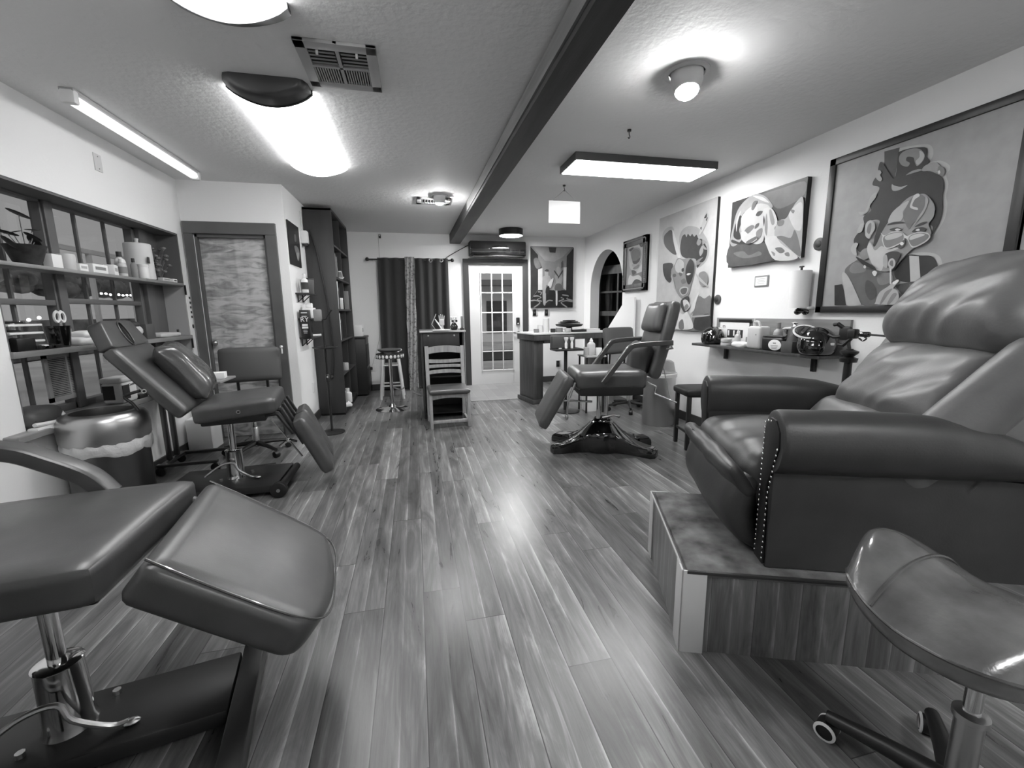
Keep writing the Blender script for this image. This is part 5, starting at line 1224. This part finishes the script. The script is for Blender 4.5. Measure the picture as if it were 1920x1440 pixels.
kb = thing('low_cabinet', 'low black cabinet between the bookcase and the back wall', 'cabinet', (-.95, 7.0, 0))
B().box((0, 0, .45), (.42, .42, .86), .004).build('body', M['blackP'], kb); B().box((0, 0, .895), (.44, .46, .03), .004).build('top', M['blackP'], kb)
for z in (.25, .62): B().box((.212, 0, z), (.008, .38, .33), .003).build('door', M['vdark'], kb)
carton('white boxy device on top of the low black cabinet', -.86, 6.95, .911, .16, .2, .17, 'white', 'device', cat='device', lab='lgrey')
# floor stand with armrest block
fs = thing('floor_stand', 'black floor stand with a round tray beside the bookcase', 'stand', (-.915, 4.74, 0))
B().lathe([(.13, 0), (.13, .008), (.03, .02), (.0, .022)], 28).build('base_disc', M['blackM'], fs)
B().cyl((0, 0, .015), (0, 0, 1.19), .012).lathe([(.02, .55), (.02, .62), (.012, .63)], Mx=T(0, 0, 0)).build('pole', M['blackM'], fs)
B().lathe([(.0, .895), (.1, .9), (.125, .91), (.125, .915), (0, .908)], 30).build('tray', M['blackM'], fs)
B().sphere((.0, -.013, .6), .012, n=8).build('knob', M['steel'], fs)
B(T(-.045, 0, 1.24) @ RZ(8)).box((0, 0, 0), (.075, .1, .12), .012).build('arm_pad', M['grey'], fs)
B().tube([(-.02, 0, 1.19), (.03, 0, 1.2), (.085, -.01, 1.285)], .008, 8).sphere((.09, -.01, 1.29), .012, n=8).build('tilt_arm', M['blackM'], fs)

# ================================================================ BACK WALL
cr = thing('curtain_rod', 'black curtain rod with ball ends above the dark curtains', 'curtain rod', (0, YB - .075, 2.085))
B().cyl((-.66, 0, .0), (.63, 0, -.0), .011).build('rod', M['blackM'], cr)
for x in (-.67, .645): B().sphere((x, 0, 0), .03, n=14).build('finial', M['blackM'], cr)
for x in (-.6, .6): B().cyl((x, 0, 0), (x, .075, 0), .009).build('bracket', M['blackM'], cr)
def curtain(label, x0, x1, z0, z1, y, flare=0, folds=7):
    b = B(); n = 90; rr_ = []
    for j in range(13):
        f = j / 12; z = z1 + (z0 - z1) * f; r = []
        for i in range(n + 1):
            u = i / n; x = x0 + (x1 - x0) * u - flare * f * (1 - u)
            r.append((x, y + .022 * math.sin(u * folds * 2 * PI + .5 * math.sin(f * 2)) * (.7 + .3 * f), z))
        rr_.append(r)
    front = rr_; b.rings(front, closed=False, cap=False)
    b2 = [[(x, yy + .004, z) for x, yy, z in r] for r in rr_]; b.rings(b2, closed=False, cap=False)
    return tag(b.build('curtain', M['curtain'], None, 60), label, 'curtain')
curtain('dark curtain panel left of the patterned strip', -.52, -.04, .03, 2.11, YB - .085, .03, 3)
curtain('dark curtain panel behind the podium, right of the patterned strip', .02, .575, .03, 2.11, YB - .085, 0, 4)
cr2 = bpy.data.objects['curtain.001']
for x in (.30, .47): B().lathe([(.018, -.002), (.03, -.003), (.03, .003), (.018, .002)], 20, cap=False, Mx=T(x, YB - .12, 2.075) @ RX(90)).build('eyelet', M['steelD'], cr2)
sp_ = thing('patterned_strip', 'long pale patterned fabric strip hanging between the dark curtains', 'fabric strip', (-.03, YB - .145, 0))
b = B(); R_s = []
for j in range(40):
    z = 2.12 - j * 2.118 / 39; R_s.append([(-.075 - j * .0007 + .15 * k / 12 + .004 * math.sin(j * .9 + k), .012 * math.sin(k * 1.3 + j * .25), z) for k in range(13)])
b.rings(R_s, closed=False, cap=False); b.build('fabric', M['scarf'], sp_, 60)
rp = thing('rope_bundle', 'frayed rope and dry stalks tied to the side of the podium', 'rope', (.02, 5.12, 0))
b = B(); b.tube([(0, 0, .98), (-.02, -.01, .6), (-.05, -.02, .34), (.01, -.02, .30)], .006, 6, 4).tube([(-.08, -.02, .33), (-.02, -.03, .30), (.03, -.02, .28)], .01, 6, 3).tube([(.0, -.02, .3), (.01, -.02, .1), (-.005, -.02, .01)], .005, 6, 4)
for k in range(14): b.tube([(-.02, -.02, .32), (-.06 + RND.random() * .1, -.03 + RND.random() * .03, .25 + RND.random() * .16)], .0025, 4)
b.build('strands', M['tassel'], rp)
ac = thing('air_conditioner', 'black wall air conditioner above the glazed front door', 'air conditioner', (1.39, YB, 2.14))
b = B(); b.prism([(0, 0), (-.15, .0), (-.19, .04), (-.2, .13), (-.175, .245), (0, .245)], .92, T(-.46, 0, 0) @ Matrix(((0, 0, 1, 0), (1, 0, 0, 0), (0, 1, 0, 0), (0, 0, 0, 1))), .01); b.build('housing', M['blackG'], ac)
B().box((0, -.199, .075), (.86, .004, .006)).build('trim_line', M['chrome'], ac, 0); B().box((0, -.165, .012), (.82, .06, .008), .002, Mx=Matrix()).build('vane', M['blackP'], ac)
for x in (-.462, .462): B().box((x, -.09, .125), (.008, .16, .22), .003).build('end_panel', M['blackP'], ac)
tag(B().tube([(.94, YB - .02, 2.345), (.80, YB - .02, 2.27), (.62, YB - .03, 2.17), (.52, YB - .05, 2.10)], .006, 6, 4).build('power_cable', M['blackP']), 'black cable running from the air conditioner down to the curtain rod', 'cable')
cm = thing('security_camera', 'tiny dark camera high on the back wall above the curtain', 'camera', (-.465, YB, 2.44)); B().box((0, -.02, 0), (.035, .04, .055), .006).build('body', M['blackP'], cm); B().cyl((0, -.04, .01), (0, -.044, .01), .01, n=12).build('lens', M['steel'], cm)
tag(B().tube([(-.49, YB - .006, 2.42), (-.495, YB - .006, 1.6), (-.56, YB - .006, .9), (-.71, YB - .006, .40)], .003, 5, 4).build('thin_cable', M['lgrey']), 'thin pale cable running down the back wall from the camera', 'cable')
og = thing('power_outlet', 'white outlet with a dark plug on the back wall by the low cabinet', 'outlet', (-.70, YB, .37)); B().box((0, -.004, 0), (.08, .008, .12), .003).build('plate', M['white'], og); B().box((-.03, -.03, 0), (.055, .05, .045), .008).build('plug', M['blackP'], og); B().tube([(-.03, -.05, -.01), (-.032, -.07, -.06), (-.03, -.05, -.15), (-.03, -.03, -.36)], .004, 6, 3).build('cord', M['blackP'], og)
def plate(label, x, z, plate_m='whiteM', name='light_switch'):
    o = thing(name, label, 'switch' if 'switch' in name else 'outlet', (x, YB, z)); B().box((.012, -.003, .005), (.1, .006, .125), .003).build('plate', M[plate_m], o); B().box((0, -.008, 0), (.06, .01, .11), .003).build('cover', M['blackP'], o); B().box((0, -.016, 0), (.014, .012, .03), .003).build('toggle' if 'switch' in name else 'socket', M['dgrey'], o); return o
plate('black wall switch below the corridor canvas, nearer the door', 2.045, 1.23); plate('black wall switch below the corridor canvas, farther from the door', 2.26, 1.228); plate('black outlet under the back counter', 2.48, .317, 'whiteM', 'power_outlet')
# podium desk
pd = thing('podium_desk', 'narrow dark wood podium desk behind the wooden chair', 'desk', (.315, 5.06, 0))
B().box((0, .24, 1.035), (.53, .52, .02), .004).build('top', M['woodD'], pd); B().box((0, -.022, 1.035), (.53, .012, .022), .003).build('top_edge', M['cream'], pd)
for x in (-.24, .24): B().box((x, .24, .51), (.022, .46, 1.02), .002).build('side_panel', M['bookcase'], pd)
B().box((-.02, .005, .94), (.42, .02, .17), .002).build('apron', M['bookcase'], pd); B().box((0, .46, .51), (.46, .016, 1.0)).build('back_panel', M['bookin'], pd); B().box((0, .24, .5), (.46, .44, .018)).build('shelf', M['bookin'], pd); B().box((0, .24, .06), (.46, .44, .018)).build('bottom_shelf', M['bookin'], pd)
for x in (-.17, .13): B().sphere((x, -.008, .985), .011, (1, .5, 1), 8).build('bolt', M['steel'], pd)
DT = 1.0455
hd_ = thing('hand_sculpture', 'pale wooden hand model on the podium desk', 'ornament', (.315, 5.17, DT))
b = B(); b.lathe([(.035, 0), (.035, .01), (.02, .014), (.018, .05), (.02, .06)], 16).cushion((.06, .028, .075), .012, T(0, 0, .09)); b.build('palm', M['cream'], hd_)
for k, (x, l, tlt) in enumerate(((-.024, .05, -8), (-.008, .062, -2), (.008, .058, 3), (.024, .045, 9))): B(T(x, 0, .122) @ RY(tlt)).tube([(0, 0, 0), (0, -.004, l * .5), (0, -.014, l)], [.008, .007, .005], 8, 3).build('finger', M['cream'], hd_)
B(T(-.03, 0, .075) @ RY(-50)).tube([(0, 0, 0), (0, -.004, .03), (.006, -.008, .06)], [.009, .007, .005], 8, 3).build('thumb', M['cream'], hd_)
tag(B().tube([(.195, 5.12, DT + .07), (.25, 5.12, DT + .19)], .004, 6).tube([(.195, 5.12, DT + .07), (.24, 5.14, DT + .004)], .003, 6).build('incense_stick', M['cream']), 'thin pale stick propped up beside the hand model', 'stick')
tag(B().tube([(.235, 5.10, DT + .13), (.30, 5.12, DT + .03), (.31, 5.12, DT + .006)], .007, 8).build('pale_peg', M['paper']), 'pale wooden peg leaning on the hand model', 'peg')
tag(B().box((.30, 5.05, DT + .005), (.2, .1, .008), .002).build('paper_sheet', M['paper']), 'white paper slip on the podium desk', 'paper')
vs = thing('small_vase', 'little round dark vase with pale flowers on the podium desk', 'vase', (.455, 5.13, DT)); B().lathe([(.03, 0), (.043, .02), (.045, .045), (.03, .07), (.02, .08), (.022, .085), (0, .08)], 20).build('body', M['blackG'], vs)
for k in range(9):
    a = k * .7; e = (.03 * math.cos(a), .02 * math.sin(a), .105 + .02 * (k % 3)); B().tube([(0, 0, .08), e], .002, 5).sphere(e, .014, n=7).build('flower', M['paper'] if k % 3 else M['dark'], vs)
kn = thing('letter_opener', 'grey upright blade on a dark stand at the right end of the podium', 'stand', (.545, 5.1, DT)); B().lathe([(.025, 0), (.022, .02), (.01, .03), (0, .03)], 14).build('stand', M['blackP'], kn); B().box((.003, 0, .095), (.03, .012, .13), .004).build('blade', M['grey'], kn)
# wooden chair
wc = thing('wooden_chair', 'pale wooden slat-back chair with a dark padded seat in front of the podium', 'chair', (.33, 4.78, 0), 2)
for x in (-.205, .205):
    B().box((x, -.18, .19), (.032, .045, .38), .006).build('front_leg', M['wood'], wc)
    B().tube([(x, .2, 0), (x, .19, .4), (x, .21, .6), (x, .235, .87)], .02, 8, 4, sq=(.75, 1.1)).build('rear_leg', M['wood'], wc)
    B().box((x, 0, .05), (.026, .36, .045), .005).build('side_rail', M['wood'], wc); B().box((x, 0, .35), (.024, .37, .05), .005).build('seat_rail', M['wood'], wc)
b = B(); b.rings([[(-.2 + .4 * i / 12, -.19 + d, z0_) for d, z0_ in ((0, .37), (.022, .37), (.022, .318 + .02 * math.sin(PI * i / 12)), (0, .318 + .02 * math.sin(PI * i / 12)))] for i in range(13)]); b.build('front_apron', M['wood'], wc)
B().box((0, -.17, .07), (.4, .022, .035), .004).build('stretcher', M['wood'], wc); B().box((0, .2, .35), (.4, .02, .05), .004).build('rear_rail', M['wood'], wc)
b = B(); b.cushion((.45, .43, .055), .026, T(0, -.02, .405), .008, 12); b.build('seat', M['leather'], wc)
for z, h_, bw_ in ((.815, .075, .02), (.70, .04, -.01), (.635, .035, .004), (.565, .04, .012)):
    b = B(); R_c = []
    for i in range(13):
        x = -.195 + .39 * i / 12; y = .215 + (z - .6) * .075 + .02 * (1 - (x / .2) ** 2); zo = bw_ * (1 - (x / .2) ** 2)
        R_c.append([(x, y - .01, z - h_ / 2 + zo), (x, y + .01, z - h_ / 2 + zo), (x, y + .01, z + h_ / 2 + zo), (x, y - .01, z + h_ / 2 + zo)])
    b.rings(R_c); b.build('slat', M['wood'], wc)
# stools
cs = thing('bar_stool', 'chrome pedestal bar stool with a patterned fringed seat by the dark curtain', 'stool', (-.335, 5.72, 0))
B().lathe([(.215, 0), (.215, .008), (.12, .022), (.05, .04), (.03, .07), (.026, .08)], 36).build('base_disc', M['chrome'], cs); B().cyl((0, 0, .06), (0, 0, .70), .022).build('column', M['chrome'], cs)
B().lathe([(.17, .69), (.165, .735), (.0, .745)], 32).build('seat', M['dark'], cs)
b = B(); b.lathe([(.178, .68), (.168, .74)], 32, cap=False); b.build('seat_band', M['dark'], cs)
for k in range(22):
    a = 2 * PI * k / 22; b = B(RZ(math.degrees(a)) @ T(.176, 0, .708)); b.sphere((0, 0, 0), .02, (.25, .9, 1.1), 8); b.build('fringe_shell', M['white'], cs)
B().lathe([(.0, .765), (.13, .77), (.148, .785), (.148, .795), (.12, .80), (.09, .795), (0, .793)], 30).build('seat_pad', M['dgrey'], cs)
B().cyl((0, 0, .74), (0, 0, .77), .1).build('seat_neck', M['greyM'], cs)
b = B(); b.tube([(.0, 0, .3), (.12, -.05, .27), (.17, -.05, .30)], .009, 8, 3); b.build('foot_ring', M['chrome'], cs)
ws = thing('wooden_stool', 'white painted four-legged stool behind the chrome bar stool', 'stool', (-.37, 6.55, 0))
for sx in (-1, 1):
    for sy in (-1, 1): B().tube([(sx * .16, sy * .16, 0), (sx * .10, sy * .10, .70)], .02, 8).build('leg', M['whiteM'], ws)
B().lathe([(.0, .69), (.16, .7), (.17, .715), (.16, .73), (0, .735)], 28).build('seat', M['whiteM'], ws)
for z, f in ((.20, .145), (.5, .118)):
    for sy in (-1, 1): B().cyl((-f, sy * f, z), (f, sy * f, z), .012).build('rung', M['whiteM'], ws)
    for sx in (-1, 1): B().cyl((sx * f, -f, z + .04), (sx * f, f, z + .04), .012).build('rung', M['whiteM'], ws)

# ================================================================ BACK COUNTER (right of the door)
cn_ = thing('back_counter', 'dark wood counter with a pale top right of the front door', 'counter', (1.53, 5.42, 0), 11)
B().box((.6, .27, .955), (1.25, .56, .022), .004).build('counter_top', M['paper'], cn_); B().box((.6, .27, .905), (1.22, .53, .075), .003).build('top_frame', M['woodD'], cn_)
B().box((.09, .3, .435), (.14, .46, .87), .003).build('leg_panel', M['woodD'], cn_); B().box((.09, .3, .03), (.2, .5, .06), .003).build('foot', M['woodD'], cn_); B().box((1.15, .35, .435), (.06, .36, .87), .003).build('end_leg', M['woodD'], cn_)
B().box((.22, .06, .85), (.12, .04, .05), .003).build('corner_block', M['woodD'], cn_)
CT = .9665
jar('small grey tape roll at the door end of the counter', 1.60, 5.60, CT, .035, .05, 'grey', 'tape_roll', cat='tape')
jar('short white candle beside the tall one on the counter', 1.66, 5.62, CT, .036, .1, 'white', 'candle', cat='candle')
jar('tall white candle on the counter by the front door', 1.745, 5.62, CT, .045, .19, 'white', 'candle', cat='candle')
jar('low dark cup right of the candles on the counter', 1.83, 5.58, CT, .035, .05, 'dark', 'cup', cat='cup')
jar('grey round pot next to the black tray pile on the counter', 1.92, 5.58, CT, .05, .06, 'grey', 'pot', cat='pot')
tp = thing('turntable_scale', 'flat black disc stacked with folded straps on the counter', 'tray', (2.10, 5.68, CT)); B().lathe([(.05, 0), (.04, .06), (.17, .075), (.19, .09), (.19, .105), (0, .11)], 30).build('stand', M['blackP'], tp)
for k in range(3): B(RZ(k * 25)).box((.0, 0, .12 + k * .016), (.28 - k * .04, .12, .014), .005).build('strap', M['dgrey'] if k % 2 else M['blackP'], tp)
jar('pale squat jar under the black disc on the counter', 2.03, 5.54, CT, .045, .055, 'cream')
carton('dark flat pouch on the counter edge', 2.2, 5.60, CT, .22, .1, .03, 'dark', 'pouch', 12, 'pouch')
carton('white flat box at the right of the counter', 2.42, 5.68, CT, .24, .12, .035, 'paper', 'flat_box', 12)
sh_ = thing('white_cover', 'white draped board leaning against the wall below the rose painting', 'board', (2.9, 5.55, 0), 0)
b = B(); b.prism([(-.30, .0), (.36, .0), (.36, .98), (.06, .98), (.68, .985), (.05, 1.44), (-.02, 1.52), (-.30, 1.5)][:0] or [(-.20, .0), (.5, .0), (.62, .96), (.10, 1.36), (.02, 1.42), (-.20, 1.42)], .03, T(0, 0, 0) @ Matrix(((0, 0, 1, 0), (1, 0, 0, 0), (0, 1, 0, 0), (0, 0, 0, 1))), .004); b.build('panel', M['paper'], sh_)
ts_ = thing('tray_stand', 'grey workstation box on a black stand under the counter edge', 'stand', (1.83, 4.98, 0))
B().lathe([(.15, 0), (.15, .012), (.03, .03), (0, .03)], 26).build('base_disc', M['blackM'], ts_); B().cyl((-.03, 0, .02), (-.03, 0, .78), .022).build('pole', M['blackM'], ts_)
B().box((-.02, 0, .785), (.36, .24, .025), .008).build('tray', M['blackP'], ts_)
B().box((-.05, .06, .875), (.30, .10, .155), .008).build('organiser_box', M['dgrey'], ts_)
for k, (x, lab) in enumerate(((1.80, 'left'), (1.875, 'right'))):
    o = thing('ink_tube', 'white squeeze tube standing in the grey workstation, the %s one' % lab, 'tube', (x, 4.97, .798)); B().lathe([(.016, 0), (.018, .06), (.014, .07), (.014, .085)], 12).build('body', M['paper'], o); B().lathe([(.014, .085), (.027, .12), (.027, .135), (0, .135)], 12).build('cap', M['white'], o)
carton('small white label tab at the left of the workstation tray', 1.70, 4.90, .798, .035, .01, .012, 'paper', 'tab', cat='tab')
sd = thing('side_table', 'small table with bottles behind the upright tattoo chair', 'table', (2.13, 4.95, 0)); B().box((0, 0, .70), (.26, .3, .02), .005).build('table_top', M['lgrey'], sd)
for x in (-.11, .11):
    for y in (-.12, .12): B().cyl((x, y, 0), (x, y, .69), .012).build('leg', M['blackM'], sd)
bottle('clear pump bottle on the small table behind the tattoo chair', 2.10, 4.90, .7105, .05, .21, 'cream', 'white', nozzle=True)
jar('pale squat cup on the small table behind the tattoo chair', 2.19, 4.88, .7105, .04, .09, 'white', 'cup', cat='cup')
jar('low grey tub at the left of the small table behind the tattoo chair', 2.04, 4.90, .7105, .035, .1, 'lgrey', 'tub', cat='tub')
carton('white carton under the pump bottle on the floor under the small table', 2.13, 4.97, 0.0, .16, .16, .45, 'paper', 'tall_carton')

# ================================================================ RIGHT WALL
rsf = thing('bracket_shelf', 'long dark wall shelf with a wood backboard on the right wall', 'shelf', (XR, 3.145, .915))
B().box((-.11, 0, -.012), (.22, 1.42, .024), .003).build('board', M['woodD'], rsf); B().box((-.011, -.07, .125), (.022, 1.36, .25), .002).build('backboard', M['woodM'], rsf)
for y in (-.5, .45): B().box((-.02, y, -.08), (.03, .03, .13), .003).build('bracket', M['blackM'], rsf)
RS = .9155
def helmet(label, x, y, r, rz, visor=False):
    o = thing('helmet', label, 'helmet', (x, y, RS), rz, 'helmets on the shelf')
    b = B(); t = bmesh.new(); bmesh.ops.create_uvsphere(t, u_segments=28, v_segments=18, radius=r)
    for v in t.verts:
        if v.co.z < -.55 * r: v.co.z = -.55 * r + (v.co.z + .55 * r) * .1
        v.co.x *= 1.12
        if v.co.x < -.3 * r and v.co.z < 0: v.co.x *= 1.08
    b.add(t, T(0, 0, r * .6)); b.build('shell', M['blackG'], o, 60)
    return o
h1 = helmet('round glossy black helmet at the far end of the right wall shelf', 2.84, 3.66, .105, 30)
b = B(); b.tube([(-.108, -.03, .10), (-.1, 0, .12), (-.108, .03, .10)], .008, 6, 3); b.build('visor_strip', M['steel'], h1)
b = B(); b.box((0, -.06, .135), (.05, .03, .006), .002, Mx=RX(0) @ T(0, -.01, .01)); b.box((.04, -.035, .155), (.03, .05, .005), .002); b.build('sticker', M['paper'], h1)
h2 = helmet('large black helmet with a tilted clear visor on the right wall shelf', 2.83, 2.53, .125, 35, True)
b = B(); b.lathe([(.084, -.005), (.094, -.006), (.097, 0), (.094, .006), (.084, .005), (.084, -.005)], 30, cap=False, Mx=T(-.05, .065, .165) @ RY(-24) @ RX(12) @ S3(1.05, .85, 1)); b.build('visor_ring', M['white'], h2)
b = B(); b.sphere((0, 0, 0), .085, (1.05, .85, .12), 18, Mx=T(-.05, .065, .165) @ RY(-24) @ RX(12)); b.build('visor', M['blackG'], h2)
b = B(); b.box((-.115, -.05, .085), (.01, .05, .018), .003, Mx=RZ(20)); b.build('sticker', M['paper'], h2)
B().tube([(-.1, .06, .06), (-.12, .03, .04), (-.12, .0, .05)], .012, 8, 3).build('chin_piece', M['steel'], h2)
ro = thing('tape_stack', 'two pale rolls stacked beside the far helmet', 'tape', (2.80, 3.42, RS))
for k in range(2): B().lathe([(.03, .0 + k * .034), (.045, .002 + k * .034), (.047, .016 + k * .034), (.045, .03 + k * .034), (.03, .032 + k * .034)], 22).build('roll', M['cream'], ro)
hc = thing('printed_card', 'white printed hanging card with dark lettering behind the shelf bottles', 'card', (XR - .03, 3.50, RS)); B().box((0, 0, .115), (.006, .38, .19), .002).build('card', M['paper'], hc, 0)
B().box((-.002, .0, .225), (.008, .42, .03), .002).build('clip_strip', M['blackP'], hc); B().box((-.004, -.02, .105), (.002, .2, .075)).build('printed_panel', M['ink'], hc, 0); text('m', .05, T(-.0045, .13, .17) @ RZ(-90) @ RX(90), M['ink'], hc)
for k in range(3): B().box((-.006, .06 - k * .07, .11), (.002, .018, .05)).build('printed_mark', M['paper'], hc, 0)
bottle('clear dropper bottle in front of the printed card on the right wall shelf', 2.80, 3.28, RS, .026, .15, 'cream', 'white', nozzle=True)
tag(B().cushion((.09, .16, .045), .018, T(2.79, 3.22, RS + .024), .006, 12, .012, (18, 18, 12), .3, 4).build('crumpled_wipe', M['paper']), 'crumpled white wipe at the front edge of the right wall shelf', 'wipe')
jar('small dark grey jar behind the crumpled wipe', 2.86, 3.20, RS, .035, .09, 'grey')
jq = thing('jug', 'pale translucent jug with a curved handle on the right wall shelf', 'jug', (2.815, 3.06, RS)); B().box((0, 0, .095), (.11, .15, .19), .022, 3).build('body', M['cream'], jq); B().tube([(0, .05, .185), (0, .055, .22), (0, .01, .225), (0, -.01, .19)], .01, 8, 4).build('handle', M['cream'], jq); B().tube([(0, .055, .2), (0, .055, .25)], .005, 6).build('spout', M['white'], jq); text('10', .014, T(-.0555, -.03, .12) @ RZ(-90) @ RX(90), M['ink'], jq)
bottle('grey capped spray bottle between the jug and the steel pot', 2.88, 2.93, RS, .033, .22, 'lgrey', 'grey', lab='paper')
wtub = thing('wipes_pack', 'black tub with a pale oval label on the right wall shelf', 'tub', (2.81, 2.86, RS)); B().box((0, 0, .055), (.11, .21, .11), .02, 3).build('body', M['blackP'], wtub); B().box((0, 0, .116), (.10, .2, .012), .005).build('lid', M['dgrey'], wtub)
b = B(); b.sphere((-.056, -.035, .05), .05, (.04, 1.25, .85), 20); b.build('oval_label', M['paper'], wtub); text('wet', .02, T(-.0588, -.035, .066) @ RZ(-90) @ RX(90), M['ink'], wtub)
for k in range(3): B().box((-.0588, -.035, .045 - k * .011), (.0006, .07 - .01 * k, .004)).build('printed_line', M['grey'], wtub, 0)
pot_ = thing('steel_pot', 'lidded stainless steel pot at the back of the right wall shelf', 'pot', (2.865, 2.765, RS)); B().lathe([(.075, 0), (.08, .01), (.08, .17), (.084, .175), (.0, .175)], 30).build('body', M['chrome'], pot_); B().lathe([(.086, .176), (.07, .188), (.015, .196), (.012, .21), (.028, .222), (.0, .23)], 30).build('lid', M['chrome'], pot_)
carton('dark square box between the black tub and the large helmet', 2.80, 2.71, RS, .1, .1, .085, 'dgrey')
# items on the wall
pt_ = thing('paper_towel', 'white paper towel roll on a wall holder under the reclining figure canvas', 'paper towel', (XR - .075, 2.78, 1.25)); B().lathe([(.018, .0), (.068, 0), (.07, .28), (.018, .28), (.018, 0)], 32).build('roll', M['paper'], pt_); B().cyl((0, 0, -.01), (0, 0, .31), .008).box((.035, 0, -.012), (.08, .03, .01)).box((0, 0, .31), (.02, .03, .012), .003).build('holder', M['dark'], pt_)
gl = thing('sunglasses', 'dark wraparound glasses hanging below the paper towel roll', 'glasses', (XR - .06, 2.76, 1.22))
for dy in (-.034, .034): B().sphere((0, dy, 0), .036, (.3, .95, .62), 14).build('lens', M['blackG'], gl)
B().box((0, 0, .012), (.012, .03, .012), .003).build('bridge', M['blackP'], gl); B().box((.025, -.01, .03), (.05, .11, .02), .004).build('hook', M['white'], gl)
tag(B().box((XR - .035, 2.76, 1.252), (.07, .05, .008), .002).build('small_hook', M['white']), 'small white wall hook holding the dark glasses', 'hook')
fc = thing('framed_card', 'tiny framed card on the right wall below the reclining figure canvas', 'card', (XR, 3.24, 1.485)); B().box((-.004, 0, 0), (.008, .155, .095), .002).build('frame', M['grey'], fc); B().box((-.0085, 0, 0), (.002, .13, .072), .004).build('card', M['paper'], fc, 0)
for k in range(4): B().box((-.0098, 0, .02 - k * .013), (.0006, .09 - .015 * (k % 2), .003)).build('printed_line', M['lgrey'], fc, 0)
for y, z, lab in ((3.785, 1.345, 'dark round wall button beside the tall masked face canvas'), (2.715, 1.717, 'dark round wall disc at the left edge of the huge framed portrait')):
    o = thing('round_plaque', lab, 'wall disc', (XR + .0015, y, z)); B().lathe([(.046, 0), (.046, .012), (.03, .018), (0, .018)], 26, Mx=RY(-90)).build('rim', M['dgrey'], o); B().lathe([(.026, .018), (.02, .022), (0, .022)], 20, Mx=RY(-90)).build('centre', M['dark'], o)
wo = thing('power_outlet', 'black outlet with a white plug low on the right wall by the steel bin', 'outlet', (XR, 4.46, .215)); B().box((-.003, -.03, .0), (.006, .09, .15), .002).build('plate', M['white'], wo); B().box((-.012, .01, 0), (.02, .085, .12), .004).build('cover', M['blackP'], wo); B().box((-.04, .015, .025), (.04, .03, .03), .006).build('plug', M['white'], wo)
# steel bin with swing lid, side stool, phone mount
sb_ = thing('steel_bin', 'cylindrical stainless steel bin with a domed lid behind the tattoo chair', 'trash can', (2.60, 4.17, 0)); B().lathe([(.165, 0), (.17, .01), (.17, .545), (.0, .545)], 40).build('body', M['steel'], sb_); B().lathe([(.176, .54), (.178, .575), (.165, .58), (.155, .62), (.14, .69), (.11, .71), (0, .712)], 36).build('lid', M['clear'], sb_)
B().lathe([(.18, .535), (.182, .57), (.176, .575), (.172, .535)], 36, cap=False).build('rim', M['white'], sb_)
ss = thing('side_stool', 'tall black padded stool beside the far arm of the recliner', 'stool', (2.50, 3.36, 0), -12); b = B(); b.cushion((.36, .34, .07), .03, T(0, 0, .52), .008, 10); b.build('seat', M['leatherD'], ss)
for x in (-.14, .14):
    for y in (-.13, .13): B().box((x, y, .245), (.034, .034, .49), .004).build('leg', M['blackM'], ss)
for x in (-.14, .14): B().box((x, 0, .16), (.02, .26, .022), .003).build('rung', M['blackM'], ss)
pm = thing('phone_mount', 'black clamp phone mount on a pole behind the recliner', 'phone mount', (2.70, 2.18, 0))
B().lathe([(.12, 0), (.12, .012), (.02, .025), (0, .025)], 24).build('base_disc', M['blackM'], pm); B().cyl((0, 0, .02), (0, 0, .72), .014).build('lower_pole', M['greyM'], pm); B().cyl((0, 0, .70), (0, 0, .90), .024, .022).build('pole', M['blackP'], pm)
B().lathe([(.045, .905), (.05, .93), (.024, .94), (.05, .965), (.05, .975), (.02, .985), (.02, .99)], 24).build('collar', M['blackP'], pm)
b = B(T(0, .02, 1.085)); b.box((0, .02, 0), (.03, .075, .09), .012).tube([(0, .03, .03), (-.02, .06, .06), (-.01, .09, .055)], .013, 8).tube([(0, .04, -.02), (-.02, .08, -.025), (-.02, .115, -.01)], .013, 8).box((0, -.03, .0), (.045, .05, .06), .008).tube([(0, -.02, -.03), (-.01, .02, -.075), (-.01, .05, -.07)], .012, 8); b.build('clamp', M['blackP'], pm)
b = B(); b.cyl((0, -.05, 1.085), (0, -.11, 1.085), .017, bev=.004).tube([(0, -.05, 1.06), (0, -.075, 1.045), (0, -.095, 1.06), (0, -.075, 1.075)], .005, 6, 3); b.build('swivel', M['blackG'], pm); B().cyl((0, -.1, 1.085), (.02, -.45, 1.07), .006).build('arm', M['blackM'], pm)
B().cyl((0, 0, .98), (0, .02, 1.05), .01).build('neck', M['blackM'], pm)
